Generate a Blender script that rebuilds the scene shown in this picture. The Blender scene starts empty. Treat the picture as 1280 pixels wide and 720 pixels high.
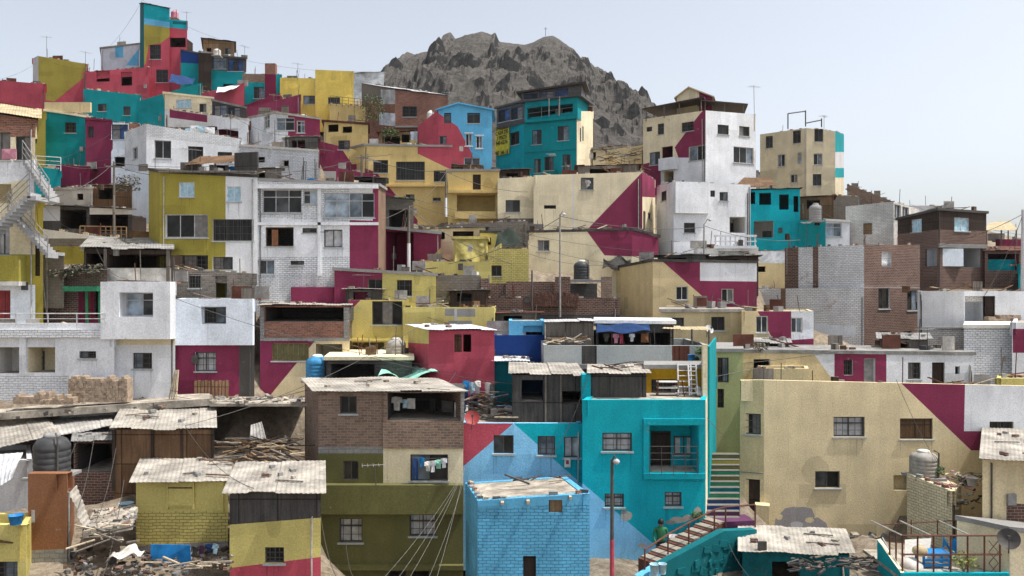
import bpy, math, random
from mathutils import Vector, noise as mnoise
random.seed(7)
F = 1000.0            # focal length in pixels of a 1280 wide frame
scene = bpy.context.scene
COL = scene.collection
V = Vector

def P(px, py, D):
    """point of the place seen at pixel px,py and D metres in front of the camera"""
    return V(((px - 640) / F * D, D, (360 - py) / F * D))

# ------------------------------------------------------------------ materials
C = dict(white=(.75, .77, .80), offwhite=(.66, .64, .60), bwhite=(.70, .76, .84), palegrey=(.52, .52, .53), cream=(.64, .52, .30),
         pcream=(.76, .67, .47), beige=(.74, .62, .39), yellow=(.68, .52, .12), lemon=(.58, .50, .175), amber=(.66, .50, .21),
         ochre=(.42, .24, .01), olive=(.34, .29, .055), dolive=(.135, .13, .05), pgreen=(.46, .46, .22), magenta=(.225, .033, .08),
         dmagenta=(.16, .016, .05), coral=(.46, .078, .112), red=(.30, .05, .05), teal=(.003, .26, .29), dteal=(.003, .12, .14),
         turq=(.004, .36, .43), sky=(.125, .44, .70), lsky=(.24, .54, .78), royal=(.012, .05, .21), grey=(.28, .275, .265),
         lgrey=(.40, .43, .43), dgrey=(.085, .08, .075), brown=(.17, .10, .055), dbrown=(.055, .038, .03), brick=(.30, .12, .075),
         dbrick=(.15, .075, .055), gbrick=(.24, .155, .11), obrick=(.25, .115, .06), dust=(.46, .41, .34), pdust=(.40, .37, .325),
         tin=(.45, .43, .40), black=(.02, .02, .02), straw=(.46, .38, .24), mint=(.30, .62, .50), green=(.03, .20, .10),
         gwood=(.20, .175, .15), wood=(.30, .20, .11), pwood=(.55, .46, .33), bblue=(.02, .20, .50), lblue=(.42, .62, .72),
         skysheen=(.3, .36, .42), pink=(.62, .28, .36), navy=(.02, .05, .14), rustred=(.13, .05, .035), tread=(.15, .145, .13), purple=(.10, .035, .085), stain=(.33, .315, .32),
         rock=(.30, .27, .24), dkgreen=(.022, .032, .024), glint=(.14, .17, .20), tankblk=(.06, .062, .065), curtain=(.20, .19, .18), banner=(.80, .70, .08), crate=(.13, .09, .06))
_M = {}

def newmat(name):
    m = bpy.data.materials.new(name); m.use_nodes = True
    nt = m.node_tree; N = nt.nodes; L = nt.links
    return m, N, L, N['Principled BSDF']

def mul(c, k):
    return tuple(min(1, max(0, x * k)) for x in c[:3]) + (1,)

def noise_n(N, L, vec, scale, detail=3, rough=.55, stretch=None):
    n = N.new('ShaderNodeTexNoise'); n.inputs['Scale'].default_value = scale; n.inputs['Detail'].default_value = detail
    n.inputs['Roughness'].default_value = rough
    if stretch:
        mp = N.new('ShaderNodeMapping'); mp.inputs['Scale'].default_value = stretch
        L.new(vec, mp.inputs['Vector']); vec = mp.outputs['Vector']
    L.new(vec, n.inputs['Vector'])
    return n.outputs['Fac']

def ramp(N, L, fac, a, b, ca, cb):
    r = N.new('ShaderNodeValToRGB'); e = r.color_ramp.elements
    e[0].position = a; e[1].position = b; e[0].color = ca; e[1].color = cb
    L.new(fac, r.inputs['Fac'])
    return r.outputs['Color']

def mix(N, L, mode, fac, a, b):
    m = N.new('ShaderNodeMix'); m.data_type = 'RGBA'; m.blend_type = mode
    for sock, v in ((m.inputs['Factor'], fac), (m.inputs['A'], a), (m.inputs['B'], b)):
        pass
    fs, A, B = m.inputs[0], m.inputs[6], m.inputs[7]
    for s, v in ((fs, fac), (A, a), (B, b)):
        if hasattr(v, 'is_linked') or hasattr(v, 'links'):
            L.new(v, s)
        else:
            s.default_value = v
    return m.outputs[2]

def G(v):
    return (v, v, v, 1)

def M(spec):
    """kind:colour, kind one of p plaster, b painted brick, k bare brick, c concrete blocks, w boards, s sheet metal, t cloth,
    g glass, m plain metal / plastic, d dusty roof"""
    if spec in _M:
        return _M[spec]
    kind, col = spec.split(':')
    c = C[col.split('*')[0]]
    if '*' in col: c = tuple(x * float(col.split('*')[1]) for x in c)
    c4 = c + (1,)
    m, N, L, B = newmat(spec.replace(':', '_')); m['spec'] = spec
    _M[spec] = m
    geo = N.new('ShaderNodeNewGeometry'); pos = geo.outputs['Position']
    uvn = N.new('ShaderNodeUVMap'); uv = uvn.outputs['UV']
    B.inputs['Roughness'].default_value = .9
    B.inputs['Specular IOR Level'].default_value = .2
    if kind == 'g':
        B.inputs['Roughness'].default_value = .12; B.inputs['Specular IOR Level'].default_value = .25
        f = noise_n(N, L, pos, 1.6, 2)
        L.new(ramp(N, L, f, .35, .7, mul(c, .6), mul(c, 1.7)), B.inputs['Base Color'])
        return m
    if kind == 'm':
        B.inputs['Roughness'].default_value = .5
        f = noise_n(N, L, pos, 5, 4)
        L.new(ramp(N, L, f, .35, .7, mul(c, .7), mul(c, 1.15)), B.inputs['Base Color'])
        return m
    if kind == 't':
        B.inputs['Roughness'].default_value = .95
        f = noise_n(N, L, pos, 4, 3)
        L.new(ramp(N, L, f, .3, .7, mul(c, .65), mul(c, 1.15)), B.inputs['Base Color'])
        return m
    # large blotches, rain streaks, speckle
    big = ramp(N, L, noise_n(N, L, pos, .55, 5, .62), .3, .72, G(.80), G(1.12))
    streak = ramp(N, L, noise_n(N, L, pos, 1.0, 4, .6, (2.2, 2.2, .3)), .36, .58, G(.92), G(1.03))
    fine = ramp(N, L, noise_n(N, L, pos, 14, 3, .7), .3, .7, G(.80), G(1.2))
    height = noise_n(N, L, pos, 22, 3, .7)
    bs, bd = .5, .035
    if kind == 'p':
        base = c4
    elif kind == 'd':
        patch = ramp(N, L, noise_n(N, L, pos, 1.3, 6, .7), .42, .6, mul(c, .55), mul(c, 1.08))
        base = patch
    elif kind in 'bkcr':
        bt = N.new('ShaderNodeTexBrick')
        nz = N.new('ShaderNodeTexNoise'); nz.inputs['Scale'].default_value = 2.2; nz.inputs['Detail'].default_value = 4; L.new(pos, nz.inputs['Vector'])
        va = N.new('ShaderNodeVectorMath'); va.operation = 'MULTIPLY_ADD'; L.new(nz.outputs['Color'], va.inputs[0]); va.inputs[1].default_value = (.09, .09, .09); L.new(uv, va.inputs[2]); L.new(va.outputs[0], bt.inputs['Vector'])
        bt.inputs['Scale'].default_value = 1
        bw, rh, mo = dict(b=(.26, .105, .011), k=(.25, .10, .012), c=(.31, .15, .012), r=(.25, .11, .013))[kind]
        bt.inputs['Brick Width'].default_value = bw; bt.inputs['Row Height'].default_value = rh
        bt.inputs['Mortar Size'].default_value = mo; bt.inputs['Mortar Smooth'].default_value = .3
        if kind in 'br':
            bt.inputs['Color1'].default_value = mul(c, 1.04); bt.inputs['Color2'].default_value = mul(c, .88)
            bt.inputs['Mortar'].default_value = mul(c, .45); bt.inputs['Bias'].default_value = -.2
        elif kind == 'k':
            bt.inputs['Color1'].default_value = mul(c, 1.15); bt.inputs['Color2'].default_value = mul(c, .68)
            bt.inputs['Mortar'].default_value = (.27, .25, .225, 1)
        else:
            bt.inputs['Color1'].default_value = mul(c, 1.05); bt.inputs['Color2'].default_value = mul(c, .85)
            bt.inputs['Mortar'].default_value = mul(c, .68)
        base = bt.outputs['Color']
        inv = N.new('ShaderNodeMath'); inv.operation = 'MULTIPLY_ADD'; L.new(bt.outputs['Fac'], inv.inputs[0])
        inv.inputs[1].default_value = -.8
        hh = N.new('ShaderNodeMath'); hh.operation = 'MULTIPLY'; L.new(height, hh.inputs[0]); hh.inputs[1].default_value = .5
        L.new(hh.outputs[0], inv.inputs[2]); height = inv.outputs[0]
        bs, bd = .8, .03
    elif kind == 'w':
        bt = N.new('ShaderNodeTexBrick'); L.new(uv, bt.inputs['Vector'])
        bt.inputs['Scale'].default_value = 1; bt.inputs['Brick Width'].default_value = 1.22; bt.inputs['Row Height'].default_value = 1.1
        bt.offset = 0; bt.inputs['Mortar Size'].default_value = .022
        bt.inputs['Color1'].default_value = mul(c, 1.1); bt.inputs['Color2'].default_value = mul(c, .75)
        bt.inputs['Mortar'].default_value = mul(c, .4)
        gr = ramp(N, L, noise_n(N, L, pos, 2.5, 4, .65, (5, 5, .4)), .3, .7, G(.6), G(1.2))
        base = mix(N, L, 'MULTIPLY', 1.0, bt.outputs['Color'], gr)
    elif kind == 's':
        gr = ramp(N, L, noise_n(N, L, pos, 1.1, 5, .7), .38, .66, mul(c, .62), mul(c, 1.12))
        base = mix(N, L, 'MIX', ramp(N, L, noise_n(N, L, pos, 2.3, 6, .7), .60, .72, G(0), G(.75)), gr, (.20, .12, .075, 1))
    out = mix(N, L, 'MULTIPLY', 1.0, base, big)
    out = mix(N, L, 'MULTIPLY', .75 if kind in 'pbc' else .35, out, streak)
    out = mix(N, L, 'MULTIPLY', .8, out, fine)
    drip = ramp(N, L, noise_n(N, L, pos, 1.0, 3, .6, (7, 7, .22)), .60, .72, G(1), G(.72))
    if kind in 'pbrc': out = mix(N, L, 'MULTIPLY', .5, out, drip)
    if kind == 'r':    # whitewash worn back to the brick
        wear = ramp(N, L, noise_n(N, L, pos, .8, 8, .75), .57, .68, G(0), G(.7))
        out = mix(N, L, 'MIX', wear, out, (.23, .15, .11, 1))
    if kind in 'pb':   # flaked paint showing the grey render beneath
        wear = ramp(N, L, noise_n(N, L, pos, 1.7, 7, .68), .665, .715, G(0), G(.65))
        out = mix(N, L, 'MIX', wear, out, (.34, .31, .275, 1))
    L.new(out, B.inputs['Base Color'])
    bump = N.new('ShaderNodeBump'); bump.inputs['Strength'].default_value = bs; bump.inputs['Distance'].default_value = bd
    L.new(height, bump.inputs['Height']); L.new(bump.outputs['Normal'], B.inputs['Normal'])
    return m

# ------------------------------------------------------------------ mesh building
class MB:
    def __init__(s):
        s.v = []; s.f = []; s.mi = []; s.mats = []
    def mat(s, m):
        if m not in s.mats:
            s.mats.append(m)
        return s.mats.index(m)
    def q(s, pts, m):
        i = len(s.v); s.v += [V(p) for p in pts]; s.f.append(tuple(range(i, i + len(pts)))); s.mi.append(s.mat(m))
    def grid(s, rows, m):
        i = len(s.v); n = len(rows[0]); k = s.mat(m)
        for r in rows:
            s.v += [V(p) for p in r]
        for a in range(len(rows) - 1):
            for b in range(n - 1):
                o = i + a * n + b
                s.f.append((o, o + 1, o + n + 1, o + n)); s.mi.append(k)
    def obox(s, o, a, b, c, m):
        """box from corner o along edge vectors a, b, c"""
        o, a, b, c = V(o), V(a), V(b), V(c)
        if a.cross(b).dot(c) < 0:
            a, b = b, a
        i = len(s.v); k = s.mat(m)
        s.v += [o, o + a, o + a + b, o + b, o + c, o + a + c, o + a + b + c, o + b + c]
        for f in ((3, 2, 1, 0), (4, 5, 6, 7), (0, 1, 5, 4), (1, 2, 6, 5), (2, 3, 7, 6), (3, 0, 4, 7)):
            s.f.append(tuple(i + j for j in f)); s.mi.append(k)
    def cbox(s, c, size, m, rz=0, tilt=0):
        ca, sa = math.cos(rz), math.sin(rz); ct, st = math.cos(tilt), math.sin(tilt)
        a = V((ca * ct, sa * ct, st)) * size[0]; b = V((-sa, ca, 0)) * size[1]
        d = a.cross(b).normalized() * size[2]
        s.obox(V(c) - a / 2 - b / 2 - d / 2, a, b, d, m)
    def tube(s, pts, r, m, n=6, r2=None):
        pts = [V(p) for p in pts]; k = s.mat(m); base = len(s.v); R = len(pts)
        for j, p in enumerate(pts):
            d = (pts[min(j + 1, R - 1)] - pts[max(j - 1, 0)]).normalized()
            u = d.cross(V((0, 0, 1)) if abs(d.z) < .9 else V((1, 0, 0))).normalized(); w = d.cross(u)
            rr = r if r2 is None else r + (r2 - r) * j / max(1, R - 1)
            for t in range(n):
                a = 2 * math.pi * t / n
                s.v.append(p + u * math.cos(a) * rr + w * math.sin(a) * rr)
        for j in range(R - 1):
            for t in range(n):
                o = base + j * n; t2 = (t + 1) % n
                s.f.append((o + t, o + t2, o + n + t2, o + n + t)); s.mi.append(k)
        s.f.append(tuple(base + t for t in reversed(range(n)))); s.mi.append(k)
        s.f.append(tuple(base + (R - 1) * n + t for t in range(n))); s.mi.append(k)
    def lathe(s, c, prof, m, n=20):
        c = V(c); k = s.mat(m); base = len(s.v); R = len(prof)
        for (r, z) in prof:
            for t in range(n):
                a = 2 * math.pi * t / n
                s.v.append(c + V((math.cos(a) * r, math.sin(a) * r, z)))
        for j in range(R - 1):
            for t in range(n):
                o = base + j * n; t2 = (t + 1) % n
                s.f.append((o + t, o + t2, o + n + t2, o + n + t)); s.mi.append(k)
        s.f.append(tuple(base + (R - 1) * n + t for t in range(n))); s.mi.append(k)
    def build(s, name, parent=None, origin=None, smooth=False):
        if not s.f:
            return None
        o0 = V(origin) if origin is not None else V((0, 0, 0))
        me = bpy.data.meshes.new(name)
        me.from_pydata([p - o0 for p in s.v], [], s.f)
        for m in s.mats:
            me.materials.append(m)
        me.polygons.foreach_set('material_index', s.mi)
        if smooth:
            me.polygons.foreach_set('use_smooth', [True] * len(s.f))
        me.update()
        uvl = me.uv_layers.new(name='UVMap').data
        for p in me.polygons:
            n = p.normal
            if abs(n.z) > .75:
                for li in p.loop_indices:
                    co = s.v[me.loops[li].vertex_index]; uvl[li].uv = (co.x, co.y)
            else:
                t = V((-n.y, n.x, 0)).normalized()
                for li in p.loop_indices:
                    co = s.v[me.loops[li].vertex_index]; uvl[li].uv = (co.x * t.x + co.y * t.y, co.z)
        ob = bpy.data.objects.new(name, me); COL.objects.link(ob)
        if parent is not None:
            ob.parent = parent
        elif origin is not None:
            ob.location = o0
        return ob

def tag(o, label, cat=None, group=None, kind=None):
    if label: o['label'] = label
    if cat: o['category'] = cat
    if group: o['group'] = group
    if kind: o['kind'] = kind
    return o

def empty(name, loc, label, cat, group=None):
    e = bpy.data.objects.new(name, None); COL.objects.link(e); e.location = loc; e.empty_display_size = .3
    return tag(e, label, cat, group)

def one(mb, name, loc, label, cat, group=None, kind=None, smooth=False):
    """a thing that is a single mesh"""
    return tag(mb.build(name, None, loc, smooth), label, cat, group, kind)

# ------------------------------------------------------------------ 2D clipping of wall pieces (convex)
def clip(poly, a, b, keep_left):
    out = []; n = len(poly)
    def side(p):
        s = (b[0] - a[0]) * (p[1] - a[1]) - (b[1] - a[1]) * (p[0] - a[0])
        return s if keep_left else -s
    for i in range(n):
        p, q = poly[i], poly[(i + 1) % n]; sp, sq = side(p), side(q)
        if sp >= -1e-9: out.append(p)
        if (sp > 1e-9 and sq < -1e-9) or (sp < -1e-9 and sq > 1e-9):
            t = sp / (sp - sq); out.append((p[0] + (q[0] - p[0]) * t, p[1] + (q[1] - p[1]) * t))
    return out

def area(p):
    return sum(p[i][0] * p[(i + 1) % len(p)][1] - p[(i + 1) % len(p)][0] * p[i][1] for i in range(len(p))) / 2

def carve(pieces, region, newmat_):
    if area(region) < 0: region = region[::-1]
    res = []
    for poly, m in pieces:
        rest = poly
        for i in range(len(region)):
            a, b = region[i], region[(i + 1) % len(region)]
            outp = clip(rest, a, b, False)
            if len(outp) > 2 and abs(area(outp)) > 1e-5: res.append((outp, m))
            rest = clip(rest, a, b, True)
            if len(rest) < 3: break
        if len(rest) > 2 and abs(area(rest)) > 1e-5 and newmat_ is not None:
            res.append((rest, newmat_(m) if callable(newmat_) else newmat_))
    return res

def tint(k):
    """the paint a wall already has, weathered or renewed to another tone"""
    def f(m):
        sp = m['spec']
        return m if '*' in sp or sp[0] not in 'pbrc' else M('%s*%.2f' % (sp, k))
    return f

def blob(cx, cy, rx, ry, n=9):
    pts = []
    for i in range(n):
        a = 2 * math.pi * (i + random.uniform(-.25, .25)) / n; k = random.uniform(.86, 1.0); pts.append((cx + rx * k * math.cos(a), cy + ry * k * math.sin(a)))
    return pts

class Face:
    """one wall plane: A to B on plan, left to right as seen from outside"""
    def __init__(s, A, B):
        s.A, s.B = V((A[0], A[1], 0)), V((B[0], B[1], 0)); d = s.B - s.A; s.L = d.length; s.t = d / s.L
        s.n = V((s.t.y, -s.t.x, 0))          # outward
    def loc(s, px, py):
        u = (px - 640) / F; d = s.B - s.A
        den = d.x - u * d.y
        t = (u * s.A.y - s.A.x) / den
        y = s.A.y + d.y * t
        return (t * s.L, (360 - py) / F * y)
    def w(s, p, out=0.0):
        q = s.A + s.t * p[0] + s.n * out
        return V((q.x, q.y, p[1]))
    def rect(s, x0, y0, x1, y1):
        a = s.loc(x0, (y0 + y1) / 2)[0]; b = s.loc(x1, (y0 + y1) / 2)[0]; xm = (x0 + x1) / 2
        return min(a, b), s.loc(xm, y1)[1], max(a, b), s.loc(xm, y0)[1]
    def box(s, mb, r, o0, o1, m):
        mb.obox(s.w((r[0], r[1]), o0), s.t * (r[2] - r[0]), s.n * (o1 - o0), V((0, 0, r[3] - r[1])), m)

WT = {  # frame material, pane material, mullions across (None: by width), transom, security bars
    'g': ('m:palegrey', 'g:black', None, 0, 0), 'G': ('m:palegrey', 'g:skysheen', None, 1, 0), 'k': ('m:dgrey', 'g:black', None, 0, 0),  # the paler panes carry the reflected sky in their base colour
    'b': ('m:dgrey', 'g:black', None, 0, 1), 'c': ('m:dgrey', 't:palegrey', None, 0, 0), 'B': ('m:dgrey', 't:palegrey', None, 1, 1),
    'l': ('m:bwhite', 'm:lblue', None, 0, 0), 'w': ('m:white', 'g:black', None, 0, 0), 's': ('m:dbrown', 'w:brown', None, 1, 0),
    'f': ('w:brown', None, 0, 0, 0), 'd': ('w:dbrown', 'w:dbrown', 0, 0, 0), 'm': ('m:palegrey', 'm:grey', 0, 0, 0),
    'n': ('m:navy', 'g:navy', None, 1, 0), 'r': ('m:red', 'w:red', 0, 0, 0), 'y': ('w:wood', 'm:dolive', 6, 0, 0),
    'v': ('m:dgrey', None, 4, 0, 0), 'p': ('w:wood', 'w:wood', 0, 0, 0)}

def add_window(root, org, fc, r, typ, inset):
    fm, pm, nm, tr, bars = WT[typ]
    s0, z0, s1, z1 = r; w, h = s1 - s0, z1 - z0
    door = typ in 'dmrp'
    mb = MB(); t = .045 if w > .5 else .03; m = M(fm); o0, o1 = inset - .04, inset + .02
    for rr in ((s0, z0, s0 + t, z1), (s1 - t, z0, s1, z1), (s0 + t, z1 - t, s1 - t, z1), (s0 + t, z0, s1 - t, z0 + t)):
        fc.box(mb, rr, o0, o1, m)
    if nm is None: nm = 1 if w < 1.5 else 2 if w < 2.4 else 3 if w < 3.4 else 5
    for i in range(nm):
        x = s0 + w * (i + 1) / (nm + 1); fc.box(mb, (x - t / 2.4, z0 + t, x + t / 2.4, z1 - t), o0 + .006, o1 - .006, m)
    if tr:
        zt = z0 + h * .68; fc.box(mb, (s0 + t, zt - .02, s1 - t, zt + .02), o0 + .01, o1 - .01, m)
    if bars:
        k = max(2, int(w / .22))
        for i in range(k):
            x = s0 + w * (i + .5) / k; fc.box(mb, (x - .009, z0 + .01, x + .009, z1 - .01), o1 + .02, o1 + .038, m)
        for i in range(2):
            z = z0 + h * (i + 1) / 3; fc.box(mb, (s0 + .01, z - .009, s1 - .01, z + .009), o1 + .04, o1 + .055, m)
    if not door and w > .6 and typ != 'v':     # a thin sill standing proud of the wall
        fc.box(mb, (s0 - .06, z0 - .07, s1 + .06, z0 - .004), -.06, .05, M('p:lgrey'))
    fr = mb.build('door' if door else 'window', root, org)
    if pm:
        pb = MB(); o = inset - .015
        n = max(2, int(w / .16)) if pm.startswith('t') else 1
        rows = [[fc.w((s0 + t * .5 + (w - t) * i / n, z), o - (.04 + .03 * math.sin(i * 2.1 + s0) if n > 1 else 0)) for i in range(n + 1)]
                for z in (z0 + .01, z1 - .01)]
        if n == 1 and not door and nm >= 0 and pm.startswith('g') and w > .4:
            cells = nm + 1; pool = [pm, pm, 'g:black', 'g:black', 'g:tankblk', 'g:glint', 'm:curtain', 'm:black']
            for i in range(cells):
                a0, a1 = s0 + t * .5 + (w - t) * i / cells, s0 + t * .5 + (w - t) * (i + 1) / cells
                pb.q([fc.w((a0, z0 + .01), o), fc.w((a1, z0 + .01), o), fc.w((a1, z1 - .01), o), fc.w((a0, z1 - .01), o)], M(random.choice(pool)))
        else: pb.grid(rows, M(pm))
        pane = pb.build('panel' if door else 'curtain' if n > 1 else 'pane', fr, org, smooth=n > 1)
    return fr

ANCH = []      # x, y, z points the hillside passes through
FOOT = []      # footprints with their top heights
HOUSES = []
HILL = 'houses built up the hillside'

def corr(mb, c, m, pitch=.15, amp=.008, thick=.012, jag=.0, along=10):
    """corrugated patch over corners c: front left, front right, back right, back left; ribs run front to back"""
    fl, fr, br, bl = [V(x) for x in c]
    w = max((fr - fl).length, .3); n = max(4, int(w / pitch * 4)); rows = []
    up = (fr - fl).cross(bl - fl).normalized()
    if up.z < 0: up = -up
    nd = max(1, along)
    pn = max(8, int(.85 / pitch * 4)); sh = [random.uniform(-jag, jag) * 1.4 for _ in range(n // pn + 2)]; lift = [random.uniform(-.025, .035) for _ in range(n // pn + 2)]
    for j in range(nd + 1):
        b = j / nd; row = []
        for i in range(n + 1):
            a = i / n; p = (fl * (1 - a) + fr * a) * (1 - b) + (bl * (1 - a) + br * a) * b
            e = sh[i // pn]
            if j == 0: p = p + (fl - bl).normalized() * e
            wob = .03 * mnoise.noise(V((a * w * .7, b * 3, fl.x))) + lift[i // pn]
            row.append(p + up * (amp * math.sin(2 * math.pi * a * w / pitch) + wob))
        rows.append(row)
    mb.grid(rows, m)
    mb.grid([[p - up * thick for p in r] for r in reversed(rows)], m)
    mb.grid([[p - up * thick for p in rows[0]], rows[0]], m)

def H(label, pts, top, bot, wall, back=6.0, roof='flat', rm='d:dust', par=.3, paint=(), win=(), bx=(), gable=None, into=None, name='house',
      cat='house', over=.25, rise=0.0, anchor=True, crumbs=0, rebar=(), part='wall', side=None, thick=.16, roofpart='roof'):
    n = len(pts)
    if not isinstance(top, (list, tuple)): top = [top] * n
    front = [V(P(px, 360, D)) for px, D in pts]
    zt = [(360 - t) / F * D for t, (px, D) in zip(top, pts)]
    zb = min((360 - bot) / F * D for px, D in pts[:2])
    if n == 2:
        d = (front[1] - front[0]).normalized(); inn = V((-d.y, d.x, 0))
        if inn.y < 0: inn = -inn
        e = front[1] if (pts[0][0] + pts[1][0]) / 2 < 640 else front[0]
        ray = V((e.x * 1.04, e.y, 0)); inn = ray / ray.y if abs(e.x / e.y) > .04 else inn      # plots follow the fanning alleys of the slope
        ring = front + [front[1] + inn * back, front[0] + inn * back]
        zr = zt + [zt[1] + rise, zt[0] + rise]
    else:
        d1 = (front[1] - front[0]).normalized(); d2 = (front[2] - front[1]).normalized()
        if n == 3 and abs(d1.x * d2.y - d1.y * d2.x) > .3:
            ring = front + [front[0] + front[2] - front[1]]; zr = zt + [zt[0] + zt[2] - zt[1]]
        elif n == 3:
            e = front[2] if pts[1][0] < 640 else front[0]; inn = V((e.x * 1.04 / e.y, 1, 0)) * back; ring = front + [front[2] + inn, front[0] + inn]; zr = zt + [zt[2] + rise, zt[0] + rise]
        else:
            ring = front + [front[0] + front[-1] - front[-2]]; zr = zt + [zt[0]]
    nr = len(ring)
    org = V((sum(p.x for p in ring) / nr, sum(p.y for p in ring) / nr, zb))
    if into is not None:
        root = into; org = V(into.location)
    else:
        root = empty(name, org, label, cat, HILL); HOUSES.append((label, root))
    zlow = zb - 1.6 if into is None else zb
    wm = M(wall); mb = MB()
    faces = [Face(ring[i], ring[(i + 1) % nr]) for i in range(nr)]
    pend = []
    def face_of(x):
        for i in range(n - 1):
            if pts[i][0] <= x <= pts[i + 1][0]: return i
        return 0 if x < pts[0][0] else n - 2
    for i, fc in enumerate(faces):
        za, zc = zr[i], zr[(i + 1) % nr]
        poly = [(0, zlow), (fc.L, zlow), (fc.L, zc), (0, za)]
        topline = [(0, za), (fc.L, zc)]
        if gable and gable[0] == i:
            g = [fc.loc(*q) for q in gable[1]]
            poly = [(0, zlow), (fc.L, zlow), (fc.L, zc)] + g[::-1] + [(0, za)]
            topline = [(0, za)] + g + [(fc.L, zc)]
        wmi = M(side) if side and i != (n - 2 if n == 2 else (1 if n == 3 else 0)) else wm
        pieces = [(poly, wmi)]
        for (fi, spec, pp) in paint:
            if fi == i: pieces = carve(pieces, [fc.loc(*q) for q in pp], M(spec))
        if i < n - 1 and wall[0] in 'pb' and fc.L > 2.4:
            ztop, zlo = max(za, zc), zb
            for k in range(int(2 + fc.L / 2.2)):      # patched render and renewed squares of paint
                cx, cz = random.uniform(0, fc.L), random.uniform(zlo, ztop); k1 = random.choice((.80, .86, .90, 1.1, 1.16))
                if random.random() < .45:
                    rx, rz = random.uniform(.25, 1.1), random.uniform(.2, .7); reg = [(cx - rx, cz - rz), (cx + rx, cz - rz * random.uniform(.9, 1.1)), (cx + rx * .97, cz + rz), (cx - rx, cz + rz * .95)]
                else: reg = blob(cx, cz, random.uniform(.2, .9), random.uniform(.2, .9), 10)
                pieces = carve(pieces, reg, tint(k1))
            for wdef in list(win)[:8]:                # rain runs below the sills
                if wdef[0] in 'oRd' or face_of((wdef[1] + wdef[3]) / 2) != i: continue
                r = fc.rect(*wdef[1:5])
                if r[2] - r[0] < .5: continue
                for xx in (r[0] + random.uniform(-.03, .1), r[2] - random.uniform(0, .2), random.uniform(r[0], r[2])):
                    h_, w_ = random.uniform(.25, .9), random.uniform(.03, .07)
                    pieces = carve(pieces, [(xx, r[1] - .07), (xx + w_, r[1] - .07), (xx + w_ * .6, r[1] - .07 - h_), (xx + w_ * .3, r[1] - .07 - h_)], tint(random.choice((.70, .78))))
        if i < n - 1:
            for wdef in win:
                xm = (wdef[1] + wdef[3]) / 2
                if face_of(xm) != i: continue
                r = fc.rect(*wdef[1:5]); pend.append((fc, r, wdef))
                r = (max(r[0], .02), r[1], min(r[2], fc.L - .02), r[3])
                pieces = carve(pieces, [(r[0], r[1]), (r[2], r[1]), (r[2], r[3]), (r[0], r[3])], None)
                dep = .17
                for a, b in (((r[0], r[1]), (r[2], r[1])), ((r[2], r[1]), (r[2], r[3])), ((r[2], r[3]), (r[0], r[3])), ((r[0], r[3]), (r[0], r[1]))):
                    mb.q([fc.w(a), fc.w(b), fc.w(b, -dep), fc.w(a, -dep)], wm)
        for poly_, m_ in pieces:
            mb.q([fc.w(p) for p in poly_], m_)
        # wall top and its inner side
        for a, b in zip(topline, topline[1:]):
            mb.q([fc.w(a), fc.w(b), fc.w(b, -thick), fc.w(a, -thick)], wmi)
            if roof in ('flat', 'none'):
                mb.q([fc.w(b, -thick), fc.w(a, -thick), fc.w((a[0], a[1] - par - .5), -thick), fc.w((b[0], b[1] - par - .5), -thick)], wmi)
    mb.build(part, root, org)
    # roof
    rb = MB(); cen = V((org.x, org.y, 0)) if into is None else V((sum(p.x for p in ring) / nr, sum(p.y for p in ring) / nr, 0))
    def grown(k, dz):
        out = []
        for p, z in zip(ring, zr):
            d = (p - cen); d.z = 0; L_ = d.length
            q = p + d / L_ * k; out.append(V((q.x, q.y, z + dz)))
        return out
    if roof == 'flat':
        ins = grown(-.08, -par)
        rb.q(ins, M(rm))
    elif roof == 'slab':
        a = grown(over, .0); b = grown(over, .16)
        for i in range(nr):
            j = (i + 1) % nr; rb.q([a[i], a[j], b[j], b[i]], M(rm))
        rb.q(b, M(rm)); rb.q(a[::-1], M(rm))
    elif roof == 'sheet':
        g = grown(over, .05)
        if n == 3: g = [g[0], g[1], g[2], g[3]] if abs(ring[1].y - ring[0].y) < abs(ring[2].y - ring[1].y) else [g[1], g[2], g[3], g[0]]
        corr(rb, g, M(rm), jag=.12)
    elif roof == 'gable' and gable:
        fc = faces[gable[0]]; gp = [fc.loc(*q) for q in gable[1]]
        i = gable[0]; line = [(-.2, zr[i] - .1)] + gp + [(fc.L + .2, zr[(i + 1) % nr] - .1)]
        dep = faces[(i + 1) % nr].L
        for a, b in zip(line, line[1:]):
            A0, B0 = fc.w(a, .25), fc.w(b, .25); A1, B1 = fc.w(a, -dep), fc.w(b, -dep)
            up = V((0, 0, .09))
            rb.q([A0 + up, B0 + up, B1 + up, A1 + up], M(rm)); rb.q([A0, A1, B1, B0], M(rm)); rb.q([A0, B0, B0 + up, A0 + up], M(rm))
        rb.q([V((p.x, p.y, z - .4)) for p, z in zip(ring, zr)], M(rm))
    rb.build(roofpart, root, org)
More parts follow.
